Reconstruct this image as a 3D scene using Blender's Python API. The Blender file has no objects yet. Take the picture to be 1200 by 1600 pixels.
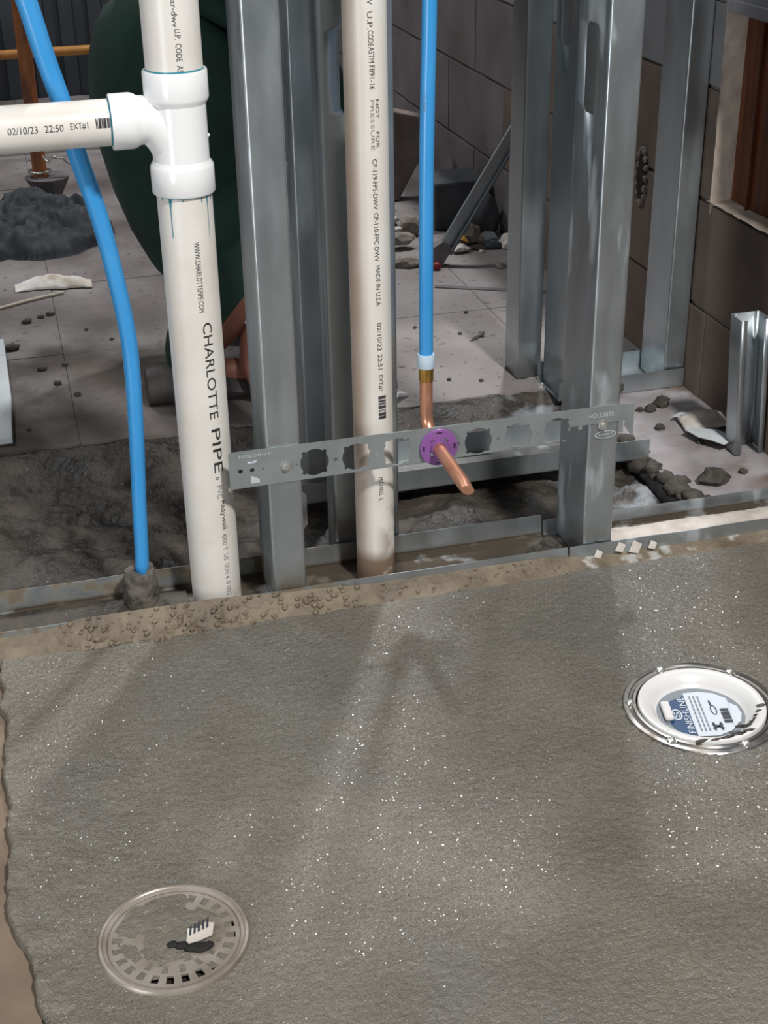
import bpy, bmesh, math, random
import numpy as np
from mathutils import Vector, Matrix, noise as mnoise

S = 0.001            # every length below is in millimetres
random.seed(7)
scene = bpy.context.scene
C = scene.collection

# ------------------------------------------------------------------ camera
R_ = ((0.965532, -0.25978, -0.016187), (0.133899, 0.442413, 0.886759), (0.223201, 0.858362, -0.461949))
cam = bpy.data.cameras.new('camera')
cam.sensor_fit = 'VERTICAL'; cam.sensor_height = 32.0
cam.lens = 2224.91 / 1600 * 32.0
cam.clip_start = 0.02; cam.clip_end = 60
co = bpy.data.objects.new('camera', cam); C.objects.link(co)
m = Matrix.Identity(4)
for i in range(3):
    m[i][0] = R_[0][i]; m[i][1] = R_[1][i]; m[i][2] = -R_[2][i]
m[0][3], m[1][3], m[2][3] = -0.20238, -1.4923, 0.91492
co.matrix_world = m
scene.camera = co

# ------------------------------------------------------------------ world and lights
scene.view_settings.view_transform = 'Standard'
scene.view_settings.look = 'None'
scene.view_settings.gamma = 1.0
scene.view_settings.use_curve_mapping = False
scene.view_settings.exposure = 0.0
w = bpy.data.worlds.new('world'); scene.world = w; w.use_nodes = True
bg = w.node_tree.nodes['Background']
bg.inputs[0].default_value = (0.90, 0.95, 1.0, 1); bg.inputs[1].default_value = 0.10

def area_light(name, loc, target, sx, sy, energy, color=(1, 1, 1)):
    l = bpy.data.lights.new(name, 'AREA'); l.shape = 'RECTANGLE'; l.size = sx; l.size_y = sy
    l.energy = energy; l.color = color
    o = bpy.data.objects.new(name, l); C.objects.link(o)
    o.location = loc
    d = Vector(target) - Vector(loc)
    o.rotation_euler = d.to_track_quat('-Z', 'Y').to_euler()
    return o
area_light('ceiling_lamp_front', (0.80, -2.20, 3.05), (0.15, -0.1, 0.2), 0.24, 0.24, 125, (1.0, 0.985, 0.96))
area_light('unseen_left_light', (-1.45, -1.45, 0.55), (0.1, 0.0, 0.3), 0.30, 1.1, 19, (0.93, 0.97, 1.0))  # unseen low source at left front, placed for highlights on pipes and stud edges
area_light('ceiling_lamp_back', (1.20, 2.10, 3.05), (0.2, 0.0, 0.0), 0.16, 0.16, 66, (0.97, 0.98, 1.0))

area_light('rear_fill_light', (-1.3, 2.7, 3.1), (0.6, 1.2, 0.1), 0.5, 0.5, 36, (0.97, 0.98, 1.0))  # added fill that brightens the rear wall, rubble and floor

# ------------------------------------------------------------------ materials
MATS = {}
def col(c):   # sRGB 0-255 -> linear
    return tuple(((x / 255) / 12.92 if x / 255 <= 0.04045 else ((x / 255 + 0.055) / 1.055) ** 2.4) for x in c) + (1,)

def mat(name, a, b=None, rough=0.6, rough2=None, metal=0.0, scale=20, detail=6, bump=0.0, bscale=None, bdist=0.001,
        lo=0.35, hi=0.65, spec=0.5, coords='Object', stretch=(1, 1, 1), extra=None, bdetail=6):
    """two-tone noise material with bump; colours are sRGB 0-255"""
    mt = bpy.data.materials.new(name); mt.use_nodes = True
    nt = mt.node_tree; N = nt.nodes; L = nt.links
    bs = N['Principled BSDF']
    bs.inputs['Metallic'].default_value = metal
    bs.inputs['Roughness'].default_value = rough
    bs.inputs['Specular IOR Level'].default_value = spec
    bs.inputs['Base Color'].default_value = col(a)
    tc = N.new('ShaderNodeTexCoord'); mp = N.new('ShaderNodeMapping'); mp.inputs['Scale'].default_value = stretch
    geo = N.new('ShaderNodeNewGeometry')
    L.new(geo.outputs['Position'] if coords == 'World' else tc.outputs['Object'], mp.inputs['Vector'])
    nz = N.new('ShaderNodeTexNoise'); nz.inputs['Scale'].default_value = scale; nz.inputs['Detail'].default_value = detail
    L.new(mp.outputs[0], nz.inputs['Vector'])
    last = None
    if b is not None:
        rp = N.new('ShaderNodeValToRGB')
        rp.color_ramp.elements[0].position = lo; rp.color_ramp.elements[0].color = col(a)
        rp.color_ramp.elements[1].position = hi; rp.color_ramp.elements[1].color = col(b)
        L.new(nz.outputs[0], rp.inputs[0]); L.new(rp.outputs[0], bs.inputs['Base Color']); last = rp.outputs[0]
    if rough2 is not None:
        mr = N.new('ShaderNodeMapRange'); mr.inputs[1].default_value = lo; mr.inputs[2].default_value = hi
        mr.inputs[3].default_value = rough; mr.inputs[4].default_value = rough2
        L.new(nz.outputs[0], mr.inputs[0]); L.new(mr.outputs[0], bs.inputs['Roughness'])
    if bump:
        nb = N.new('ShaderNodeTexNoise'); nb.inputs['Scale'].default_value = bscale or scale * 4; nb.inputs['Detail'].default_value = bdetail
        L.new(mp.outputs[0], nb.inputs['Vector'])
        bp = N.new('ShaderNodeBump'); bp.inputs['Strength'].default_value = bump; bp.inputs['Distance'].default_value = bdist
        L.new(nb.outputs[0], bp.inputs['Height']); L.new(bp.outputs[0], bs.inputs['Normal'])
    MATS[name] = mt
    if extra: extra(mt, nt, bs, last, mp)
    return mt

def overlay(colr, scale, lo, hi, stretch=None, mask=None, rough=None):
    """adds a second noise-shaped stain over the base colour; mask = (axis, from, to) limits it in world metres"""
    def f(mt, nt, bs, last, mp):
        N = nt.nodes; L = nt.links
        nz = N.new('ShaderNodeTexNoise'); nz.inputs['Scale'].default_value = scale; nz.inputs['Detail'].default_value = 5
        geo = N.new('ShaderNodeNewGeometry')
        src = geo.outputs['Position']
        if stretch:
            m2 = N.new('ShaderNodeMapping'); m2.inputs['Scale'].default_value = stretch; L.new(src, m2.inputs[0]); src2 = m2.outputs[0]
        else: src2 = src
        L.new(src2, nz.inputs['Vector'])
        mr = N.new('ShaderNodeMapRange'); mr.inputs[1].default_value = lo; mr.inputs[2].default_value = hi
        L.new(nz.outputs[0], mr.inputs[0]); fac = mr.outputs[0]
        if mask:
            for ax, a0, a1 in mask:
                sp = N.new('ShaderNodeSeparateXYZ'); L.new(geo.outputs['Position'], sp.inputs[0])
                mk = N.new('ShaderNodeMapRange'); mk.inputs[1].default_value = a0; mk.inputs[2].default_value = a1
                L.new(sp.outputs['XYZ'.index(ax)], mk.inputs[0])
                mu = N.new('ShaderNodeMath'); mu.operation = 'MULTIPLY'; L.new(fac, mu.inputs[0]); L.new(mk.outputs[0], mu.inputs[1]); fac = mu.outputs[0]
        mx = N.new('ShaderNodeMix'); mx.data_type = 'RGBA'
        L.new(fac, mx.inputs[0])
        cur = bs.inputs['Base Color']
        if cur.is_linked: L.new(cur.links[0].from_socket, mx.inputs[6])
        else: mx.inputs[6].default_value = cur.default_value
        mx.inputs[7].default_value = col(colr)
        L.new(mx.outputs[2], bs.inputs['Base Color'])
        if rough is not None:
            mf = N.new('ShaderNodeMix'); mf.data_type = 'FLOAT'; L.new(fac, mf.inputs[0])
            rr = bs.inputs['Roughness']
            if rr.is_linked: L.new(rr.links[0].from_socket, mf.inputs[2])
            else: mf.inputs[2].default_value = rr.default_value
            mf.inputs[3].default_value = rough; L.new(mf.outputs[0], rr)
        if rough is not None and bs.inputs['Metallic'].default_value > 0:
            mm = N.new('ShaderNodeMix'); mm.data_type = 'FLOAT'; L.new(fac, mm.inputs[0])
            mm.inputs[2].default_value = bs.inputs['Metallic'].default_value; mm.inputs[3].default_value = 0
            L.new(mm.outputs[0], bs.inputs['Metallic'])
    return f
def both(*fs):
    def f(*a):
        for g in fs: g(*a)
    return f

def wet_extra(mt, nt, bs, last, mp):
    # two scales of sand grain plus trowel strokes give the wet mortar its glitter
    N = nt.nodes; L = nt.links
    geo = N.new('ShaderNodeNewGeometry')
    n1 = N.new('ShaderNodeTexNoise'); n1.inputs['Scale'].default_value = 520; n1.inputs['Detail'].default_value = 2
    n2 = N.new('ShaderNodeTexNoise'); n2.inputs['Scale'].default_value = 130; n2.inputs['Detail'].default_value = 4
    m3 = N.new('ShaderNodeMapping'); m3.inputs['Scale'].default_value = (18, 240, 60); m3.inputs['Rotation'].default_value = (0, 0, 0.25)
    n3 = N.new('ShaderNodeTexNoise'); n3.inputs['Scale'].default_value = 1; n3.inputs['Detail'].default_value = 3
    L.new(geo.outputs['Position'], n1.inputs['Vector']); L.new(geo.outputs['Position'], n2.inputs['Vector'])
    L.new(geo.outputs['Position'], m3.inputs[0]); L.new(m3.outputs[0], n3.inputs['Vector'])
    def add(x, kx, y, ky):
        a = N.new('ShaderNodeMath'); a.operation = 'MULTIPLY'; L.new(x, a.inputs[0]); a.inputs[1].default_value = kx
        b = N.new('ShaderNodeMath'); b.operation = 'MULTIPLY_ADD'; L.new(y, b.inputs[0]); b.inputs[1].default_value = ky; L.new(a.outputs[0], b.inputs[2])
        return b.outputs[0]
    h = add(n1.outputs[0], 0.45, n2.outputs[0], 1.7)
    h = add(h, 1.0, n3.outputs[0], 0.28)
    gr = N.new('ShaderNodeTexNoise'); gr.inputs['Scale'].default_value = 330; gr.inputs['Detail'].default_value = 1
    L.new(geo.outputs['Position'], gr.inputs['Vector'])
    gm_ = N.new('ShaderNodeMapRange'); gm_.inputs[1].default_value = 0.40; gm_.inputs[2].default_value = 0.62
    gm_.inputs[3].default_value = 0.46; gm_.inputs[4].default_value = 0.09
    L.new(gr.outputs[0], gm_.inputs[0]); L.new(gm_.outputs[0], bs.inputs['Roughness'])
    bp = N.new('ShaderNodeBump'); bp.inputs['Strength'].default_value = 0.9; bp.inputs['Distance'].default_value = 0.0022
    L.new(h, bp.inputs['Height']); L.new(bp.outputs[0], bs.inputs['Normal'])

mat('wet_mortar', (104, 98, 87), (116, 110, 99), rough=0.22, rough2=0.34, scale=9, spec=0.6, coords='World', extra=both(wet_extra, overlay((108, 105, 100), 3.0, 0.45, 0.7)))
mat('wet_grain', (106, 100, 89), (116, 110, 99), rough=0.19, scale=9, spec=0.8, coords='World')
mat('mortar_fillet', (96, 84, 68), (128, 115, 97), rough=0.5, rough2=0.72, scale=26, bump=1.0, bscale=180, bdist=0.002, coords='World',
    extra=overlay((172, 170, 164), 40, 0.56, 0.66, mask=(('X', 0.36, 0.44),)))
mat('dry_tan', (110, 94, 79), (126, 109, 93), rough=0.9, scale=14, bump=0.3, bscale=160, coords='World')
mat('trench_mud', (42, 37, 32), (80, 73, 65), rough=0.45, rough2=0.7, scale=16, bump=1.0, bscale=110, bdist=0.004, coords='World',
    extra=both(overlay((168, 168, 166), 240, 0.70, 0.74), overlay((142, 146, 150), 18, 0.48, 0.6, mask=(('X', 0.50, 0.56),))))
mat('clod_mud', (58, 54, 48), (86, 80, 72), rough=0.8, scale=60, bump=0.8, bscale=300, bdist=0.002)
mat('tile', (132, 125, 122), (148, 142, 140), rough=0.85, scale=7, bump=0.25, bscale=120, coords='World',
    extra=both(overlay((58, 50, 43), 4.2, 0.38, 0.58, mask=(('X', 0.25, -0.05), ('Y', 1.30, 0.95))), overlay((84, 76, 70), 2.2, 0.40, 0.62, mask=(('X', 0.3, 0.05),)), overlay((84, 78, 74), 60, 0.60, 0.72)))
mat('grout', (100, 94, 90), (116, 110, 106), rough=0.9, scale=30, coords='World')
mat('slab', (164, 158, 160), (142, 135, 135), rough=0.9, scale=22, bump=0.4, bscale=200, coords='World',
    extra=overlay((110, 92, 78), 11, 0.50, 0.66, mask=(('X', 0.74, 0.80),)))
mat('galvanized', (182, 190, 194), (196, 203, 207), rough=0.33, rough2=0.41, metal=0.88, scale=30, bump=0.05, bscale=14, bdist=0.002, coords='World', stretch=(1, 1, 0.35),
    extra=both(overlay((150, 138, 120), 30, 0.40, 0.58, mask=(('Z', 0.085, 0.03), ('X', 0.20, 0.10)), rough=0.8), overlay((104, 94, 82), 24, 0.25, 0.45, mask=(('Z', 0.002, -0.003),), rough=0.85),
               overlay((178, 184, 188), 22, 0.54, 0.72, stretch=(1, 1, 0.3), mask=(('X', 0.40, 0.44), ('Y', 0.2, 0.12)), rough=0.7)))
mat('plate_steel', (142, 149, 149), (152, 159, 159), rough=0.45, rough2=0.52, metal=0.45, scale=30, coords='World')
mat('plate_print', (186, 190, 190), rough=0.6)
mat('zinc_screw', (222, 222, 218), rough=0.28, metal=0.85)
mat('pvc', (216, 210, 201), (224, 220, 214), rough=0.34, scale=12, coords='World', extra=overlay((200, 182, 164), 34, 0.56, 0.74, mask=(('Z', 0.22, 0.0),)))
mat('pvc_brown_side_stained_foot', (216, 210, 201), (222, 218, 211), rough=0.36, scale=12, coords='World',
    extra=both(overlay((172, 153, 137), 7, 0.20, 0.62, stretch=(3, 1, 0.5), mask=(('X', 0.181, 0.168),)),  # browner towards the left side of the pipe
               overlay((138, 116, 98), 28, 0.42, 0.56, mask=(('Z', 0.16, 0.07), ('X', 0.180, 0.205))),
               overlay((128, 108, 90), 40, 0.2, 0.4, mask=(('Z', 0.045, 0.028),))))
mat('pvc_fitting', (236, 236, 236), rough=0.20, spec=0.6)
mat('pipe_ink', (62, 62, 66), rough=0.6)
mat('pipe_ink_bold', (40, 40, 44), rough=0.6)
mat('pipe_ink_faint', (132, 128, 126), rough=0.6)
mat('primer', (40, 128, 146), rough=0.3)
mat('blue_pex', (54, 142, 205), (64, 150, 212), rough=0.28, scale=8)
mat('crimp_sleeve', (186, 206, 220), rough=0.4)
mat('brass', (214, 172, 96), rough=0.3, metal=1.0)
mat('copper', (222, 164, 136), (206, 144, 114), rough=0.32, rough2=0.44, metal=0.75, scale=30)
mat('purple_plastic', (134, 86, 150), rough=0.4)
mat('foam_sleeve', (62, 58, 54), (112, 104, 96), rough=0.9, scale=60, bump=0.9, bscale=180, bdist=0.003)
mat('cmu_brown', (104, 90, 80), (120, 105, 94), rough=0.9, scale=9, bump=0.4, bscale=220, coords='World', extra=overlay((186, 166, 140), 5, 0.62, 0.66, mask=(('Y', 0.52, 0.48), ('Z', 0.25, 0.2))))
mat('cmu_grey', (122, 121, 123), (136, 136, 138), rough=0.9, scale=9, bump=0.4, bscale=220, coords='World')
mat('cmu_dusk', (104, 96, 95), (124, 117, 117), rough=0.9, scale=6, bump=0.4, bscale=220, coords='World')
mat('mortar_joint', (148, 138, 130), (88, 80, 74), rough=0.95, scale=14, coords='World', bump=0.5, bscale=150)
mat('jamb_plaster', (196, 182, 168), (170, 156, 144), rough=0.9, scale=30, bump=0.5, bscale=120, coords='World')
mat('wood_brown', (112, 60, 30), (74, 38, 20), rough=0.5, scale=12, stretch=(6, 6, 0.7), coords='World')
mat('dark_sheet', (54, 58, 64), (40, 42, 48), rough=0.6, scale=4, coords='World')
mat('rusty_pole', (176, 104, 48), (104, 58, 34), rough=0.6, scale=34, stretch=(1, 1, 0.25), coords='World')
mat('orange_pole', (190, 132, 58), (160, 104, 44), rough=0.5, scale=20, coords='World')
mat('bucket_grey', (98, 92, 92), (118, 112, 112), rough=0.8, scale=20, coords='World')
mat('black_cloth', (44, 47, 51), (66, 70, 74), rough=0.85, scale=12, bump=0.5, bscale=120, coords='World')
mat('paper', (232, 228, 220), (196, 176, 150), rough=0.8, scale=20, lo=0.5, hi=0.7, coords='World')
mat('white_board', (206, 210, 212), (190, 194, 196), rough=0.6, scale=10, coords='World')
mat('stick', (196, 186, 170), rough=0.7)
mat('wire', (190, 188, 180), rough=0.35, metal=0.8)
mat('green_cloth', (18, 52, 40), (11, 34, 27), rough=0.9, scale=10, coords='World')
mat('skin', (116, 72, 58), rough=0.55)
mat('hair', (24, 20, 18), rough=0.7)
mat('shoe_leather', (48, 44, 42), (70, 66, 62), rough=0.6, scale=30)
mat('glove_white', (170, 176, 184), rough=0.8)
mat('red_paint', (140, 40, 38), rough=0.5)
mat('plaster_chip', (214, 206, 198), (188, 178, 168), rough=0.9, scale=40, bump=0.4, bscale=160)
mat('stone', (120, 110, 100), (156, 148, 140), rough=0.85, scale=40, bump=0.5, bscale=140)
mat('slab_brown', (112, 100, 94), (138, 126, 118), rough=0.9, scale=12, bump=0.4, bscale=160, coords='World')
mat('leaf_yellow', (196, 148, 62), rough=0.6)
mat('foil', (186, 204, 204), rough=0.2, metal=0.8)
mat('glass_bottle', (50, 62, 70), rough=0.15)
mat('dark_block', (66, 68, 72), (84, 86, 90), rough=0.85, scale=20, coords='World')
mat('drain_nickel', (128, 116, 102), (160, 151, 142), rough=0.5, rough2=0.35, metal=0.35, scale=22, coords='World')
mat('chrome_ring', (150, 150, 150), (120, 112, 102), rough=0.2, rough2=0.45, metal=0.9, scale=26, coords='World')
mat('white_plastic', (216, 214, 212), rough=0.28, extra=overlay((120, 112, 102), 70, 0.70, 0.72))
mat('pit_black', (22, 20, 18), rough=0.8)
mat('label_blue', (18, 60, 102), rough=0.45)
mat('label_white', (200, 206, 214), rough=0.45)
mat('label_ink', (46, 52, 60), rough=0.6)
mat('label_grey', (120, 128, 134), rough=0.6)

# ------------------------------------------------------------------ helpers
def _hash(ix, iy, seed):
    h = (ix * 374761393 + iy * 668265263 + seed * 1442695041) & 0xFFFFFFFF
    h = ((h ^ (h >> 13)) * 1274126177) & 0xFFFFFFFF
    return ((h ^ (h >> 16)) & 0xFFFF) / 65535.0
def vnoise(x, y, seed=0):
    x = np.asarray(x, float); y = np.asarray(y, float)
    ix = np.floor(x).astype(np.int64); iy = np.floor(y).astype(np.int64)
    fx = x - ix; fy = y - iy; fx = fx * fx * (3 - 2 * fx); fy = fy * fy * (3 - 2 * fy)
    a = _hash(ix, iy, seed); b = _hash(ix + 1, iy, seed); c = _hash(ix, iy + 1, seed); d = _hash(ix + 1, iy + 1, seed)
    return (a * (1 - fx) + b * fx) * (1 - fy) + (c * (1 - fx) + d * fx) * fy
def fbm(x, y, seed=0, oct=4):
    s = 0; a = 0.5
    for o in range(oct):
        s = s + a * vnoise(x, y, seed + o * 17); x = x * 2.03; y = y * 2.03; a *= 0.5
    return s

_ico = {}
def ico(sub):
    if sub not in _ico:
        bm = bmesh.new(); bmesh.ops.create_icosphere(bm, subdivisions=sub, radius=1.0)
        bm.verts.ensure_lookup_table()
        _ico[sub] = ([v.co.copy() for v in bm.verts], [tuple(v.index for v in f.verts) for f in bm.faces]); bm.free()
    return _ico[sub]

class MB:
    def __init__(s): s.v = []; s.f = []
    def add(s, vs, fs):
        o = len(s.v); s.v.extend(tuple(p) for p in vs); s.f.extend(tuple(i + o for i in f) for f in fs); return s
    def box(s, x0, x1, y0, y1, z0, z1):
        v = [(x, y, z) for x in (x0, x1) for y in (y0, y1) for z in (z0, z1)]
        return s.add(v, [(0, 1, 3, 2), (4, 6, 7, 5), (0, 4, 5, 1), (2, 3, 7, 6), (0, 2, 6, 4), (1, 5, 7, 3)])
    def obox(s, c, half, M):
        v = [Vector(c) + M @ Vector((x * half[0], y * half[1], z * half[2])) for x in (-1, 1) for y in (-1, 1) for z in (-1, 1)]
        return s.add(v, [(0, 1, 3, 2), (4, 6, 7, 5), (0, 4, 5, 1), (2, 3, 7, 6), (0, 2, 6, 4), (1, 5, 7, 3)])
    def tube(s, path, r, n=20, caps=True, squash=None):
        P = [Vector(p) for p in path]; k = len(P)
        rr = r if hasattr(r, '__len__') else [r] * k
        T = [(P[min(i + 1, k - 1)] - P[max(i - 1, 0)]).normalized() for i in range(k)]
        u = T[0].cross(Vector((0.123, 0.9, 0.31))).normalized()
        vs = []
        for i in range(k):
            u = (u - T[i] * u.dot(T[i])).normalized(); w_ = T[i].cross(u)
            for j in range(n):
                a = 2 * math.pi * j / n
                d = u * math.cos(a) + w_ * math.sin(a)
                if squash and squash[i]: d = d + Vector(squash[i][0]) * (d.dot(Vector(squash[i][0])) * (squash[i][1] - 1))
                vs.append(P[i] + d * rr[i])
        fs = [(i * n + j, i * n + (j + 1) % n, (i + 1) * n + (j + 1) % n, (i + 1) * n + j) for i in range(k - 1) for j in range(n)]
        if caps: fs += [tuple(range(n))[::-1], tuple((k - 1) * n + j for j in range(n))]
        return s.add(vs, fs)
    def lathe(s, prof, c=(0, 0, 0), n=48, axis='Z', closed=True):
        vs = []
        for r, z in prof:
            for j in range(n):
                a = 2 * math.pi * j / n; p = (r * math.cos(a), r * math.sin(a), z)
                if axis == 'X': p = (p[2], p[0], p[1])
                if axis == 'Y': p = (p[1], p[2], p[0])
                vs.append((c[0] + p[0], c[1] + p[1], c[2] + p[2]))
        k = len(prof)
        fs = [(i * n + j, i * n + (j + 1) % n, (i + 1) * n + (j + 1) % n, (i + 1) * n + j) for i in range(k - 1) for j in range(n)]
        if closed:
            if prof[0][0] > 1e-6: fs.append(tuple(range(n))[::-1])
            if prof[-1][0] > 1e-6: fs.append(tuple((k - 1) * n + j for j in range(n)))
        return s.add(vs, fs)
    def blob(s, c, r, seed=0, rough=0.35, sub=2, freq=1.6, floor=None):
        V, F = ico(sub); vs = []
        for v in V:
            q = v * freq + Vector((seed * 3.1, seed * 1.7, seed * 0.9))
            d = 1 + rough * (mnoise.noise(q) + 0.5 * mnoise.noise(q * 2.3))
            p = [c[i] + v[i] * r[i] * d for i in range(3)]
            if floor is not None: p[2] = max(p[2], floor)
            vs.append(p)
        return s.add(vs, F)
    def grid(s, xs, ys, zf):
        """height field: zf(X, Y) -> Z on numpy arrays"""
        X, Y = np.meshgrid(xs, ys, indexing='ij'); Z = zf(X, Y)
        if isinstance(Z, tuple): X, Y, Z = Z
        n, k = X.shape
        vs = np.stack([X, Y, Z], -1).reshape(-1, 3).tolist()
        fs = [(i * k + j, (i + 1) * k + j, (i + 1) * k + j + 1, i * k + j + 1) for i in range(n - 1) for j in range(k - 1)]
        return s.add(vs, fs)

BASE = {}
def tag(o, label=None, cat=None, group=None, kind=None):
    if label: o['label'] = label
    if cat: o['category'] = cat
    if group: o['group'] = group
    if kind: o['kind'] = kind
    return o
def thing(name, label, cat, base, group=None, kind=None):
    o = bpy.data.objects.new(name, None); C.objects.link(o); o.empty_display_size = 0.02
    o.location = [x * S for x in base]; BASE[o.name] = tuple(base)
    return tag(o, label, cat, group, kind)
def emit(name, mb, material, parent=None, base=None, smooth=False, solid=0, bevel=0, label=None, cat=None, group=None, kind=None, auto=None, offset=0):
    if parent is not None: b = BASE[parent.name]
    elif base is not None: b = base
    else:
        a = np.array(mb.v); b = tuple(float(x) for x in ((a[:, 0].min() + a[:, 0].max()) / 2, (a[:, 1].min() + a[:, 1].max()) / 2, a[:, 2].min()))
    me = bpy.data.meshes.new(name)
    vs = ((np.array(mb.v, float) - np.array(b)) * S).tolist()
    me.from_pydata(vs, [], mb.f); me.validate()
    bm = bmesh.new(); bm.from_mesh(me)
    bmesh.ops.recalc_face_normals(bm, faces=bm.faces[:]); bm.to_mesh(me); bm.free()
    me.materials.append(MATS[material])
    o = bpy.data.objects.new(name, me); C.objects.link(o); BASE[o.name] = b
    if parent is not None: o.parent = parent
    else: o.location = [x * S for x in b]
    if solid:
        md = o.modifiers.new('thickness', 'SOLIDIFY'); md.thickness = solid * S; md.offset = offset
    if bevel:
        md = o.modifiers.new('bevel', 'BEVEL'); md.width = bevel * S; md.segments = 2; md.limit_method = 'ANGLE'
    if smooth:
        for p in me.polygons: p.use_smooth = True
        if auto is not None: me.set_sharp_from_angle(angle=math.radians(auto))
    return tag(o, label, cat, group, kind)

def text2d(body):
    cu = bpy.data.curves.new('txt', 'FONT'); cu.body = body; cu.resolution_u = 3
    o = bpy.data.objects.new('txt', cu); C.objects.link(o)
    dg = bpy.context.evaluated_depsgraph_get(); me = o.evaluated_get(dg).to_mesh()
    bm = bmesh.new(); bm.from_mesh(me); o.evaluated_get(dg).to_mesh_clear()
    bpy.data.objects.remove(o); bpy.data.curves.remove(cu)
    return bm
def text_mb(body, L, H, fn, step=1.6, shear=0.0):
    """lettering of length L and height H (mm) carried by fn(u, v) -> xyz"""
    bm = text2d(body)
    xs = [v.co.x for v in bm.verts]; ys = [v.co.y for v in bm.verts]
    x0, x1, y0, y1 = min(xs), max(xs), min(ys), max(ys)
    for v in bm.verts:
        v.co.x = (v.co.x - x0) / (x1 - x0) * L; v.co.y = (v.co.y - y0) / (y1 - y0) * H; v.co.z = 0
    y = step
    while y < H:
        bmesh.ops.bisect_plane(bm, geom=bm.verts[:] + bm.edges[:] + bm.faces[:], plane_co=(0, y, 0), plane_no=(0, 1, 0)); y += step
    bm.verts.ensure_lookup_table(); bm.verts.index_update()
    mb = MB(); mb.add([fn(v.co.x + shear * v.co.y, v.co.y) for v in bm.verts], [tuple(v.index for v in f.verts) for f in bm.faces]); bm.free()
    return mb
def wrap_v(cx, cy, r, z0, a0, tilt=0.0):
    """down a vertical pipe: letters turned a quarter clockwise"""
    def fn(u, v):
        a = math.radians(a0) + v / r; rr = r + 0.3
        return (cx + rr * math.sin(a) + tilt * (z0 - u), cy - rr * math.cos(a), z0 - u)
    return fn
def bars_mb(L, H, fn, seed, nb=9, step=1.6):
    rnd = random.Random(seed); mb = MB(); u = 0
    k = max(2, int(H / step) + 1)
    while u < L:
        wd = L / nb * rnd.choice((0.35, 0.6, 0.95, 1.5))
        wd = min(wd, L - u)
        vs = []
        for i in range(k): v = H * i / (k - 1); vs += [fn(u, v), fn(u + wd, v)]
        mb.add(vs, [(2 * i, 2 * i + 1, 2 * i + 3, 2 * i + 2) for i in range(k - 1)])
        u += wd + L / nb * rnd.choice((0.2, 0.35, 0.5))
    return mb

def fill_loops(outer, holes):
    bm = bmesh.new(); es = []
    for lp in [outer] + holes:
        vs = [bm.verts.new((p[0], p[1], 0)) for p in lp]
        es += [bm.edges.new((vs[i], vs[(i + 1) % len(vs)])) for i in range(len(vs))]
    bmesh.ops.triangle_fill(bm, edges=es, use_beauty=True)
    bm.verts.index_update()
    V = [(v.co.x, v.co.y) for v in bm.verts]; F = [tuple(v.index for v in f.verts) for f in bm.faces]; bm.free()
    return V, F
def circle(cx, cy, r, n=24): return [(cx + r * math.cos(2 * math.pi * i / n), cy + r * math.sin(2 * math.pi * i / n)) for i in range(n)]

# ------------------------------------------------------------------ the setting: floors
D1 = (-151, -528, 66.0); D2 = (453, -338, 69.5)
def axis_coords(a, b, fa, fb, fine, coarse):
    xs = [fa]
    x = fa
    while x < fb: x += fine; xs.append(x)
    left = []; x = fa; st = fine
    while x > a: st = min(st * 1.5, coarse); x -= st; left.append(x)
    x = xs[-1]; st = fine
    while x < b: st = min(st * 1.5, coarse); x += st; xs.append(x)
    return np.array(left[::-1] + xs)
def wet_z(X, Y):
    e = -286 + 10 * (fbm(Y / 30.0, Y * 0 + 3.3, 5) - 0.5) * 2 + np.where(Y < -300, 5 * np.sin(Y / 55.0), 0) + 16 * np.clip((-430 - Y) / 160, 0, 1.6)
    Z = 5.0 * (fbm(X / 150, Y / 110, 1, 3) - 0.45) + 2.4 * (fbm(X / 16, Y / 13, 2, 3) - 0.45)
    Z += 9.0 * np.clip((-120 - X) / 130, 0, 1) * np.clip((-150 - Y) / 300, 0.25, 1) * (fbm(X / 15, Y / 19, 8, 4) - 0.42)
    near = np.clip((Y + 90) / 60, 0, 1); Z = Z * (1 - near)
    for (cx, cy, r), rin, depth in ((D1, 60, 30), (D2, 84, 46)):
        d = np.hypot(X - cx, Y - cy)
        Z = np.where(d < r + 45, Z * np.clip((d - r - 10) / 35, 0, 1), Z)
        Z = np.where(d < rin, -depth, Z)
    # ragged left edge stands a finger proud of the dry strip
    Xn = np.where(X < e, e - (e - X) * 0.06, X)
    Z = np.where(X < e, -14 * np.clip((e - X) / 9, 0, 1) , Z + 3.5 * np.exp(-((X - e) / 12.0) ** 2) * (fbm(X / 9, Y / 9, 12) ))
    return Xn, Y, Z
mb = MB().grid(axis_coords(-312, 834, -312, 790, 3.2, 40), axis_coords(-1500, -24, -650, -24, 3.2, 60), wet_z)
floor_o = emit('floor', mb, 'wet_mortar', base=(0, 0, 0), smooth=True, kind='structure')
rg_ = np.random.default_rng(4); ng = 62000
gx = rg_.uniform(-270, 800, ng); gy = rg_.uniform(-680, -36, ng)
ok = (np.hypot(gx - D1[0], gy - D1[1]) > 72) & (np.hypot(gx - D2[0], gy - D2[1]) > 90)
gx, gy = gx[ok], gy[ok]; ng = len(gx); gz = wet_z(gx, gy)[2] + 0.35
tx, ty = rg_.normal(0, 0.14, ng), rg_.normal(0.03, 0.14, ng); gr_ = rg_.uniform(0.5, 1.15, ng); ga = rg_.uniform(0, 6.28, ng)
vs = np.zeros((ng, 3, 3))
for k in range(3):
    dx, dy = gr_ * np.cos(ga + k * 2.094), gr_ * np.sin(ga + k * 2.094)
    vs[:, k, 0] = gx + dx; vs[:, k, 1] = gy + dy; vs[:, k, 2] = gz + dx * tx + dy * ty
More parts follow.
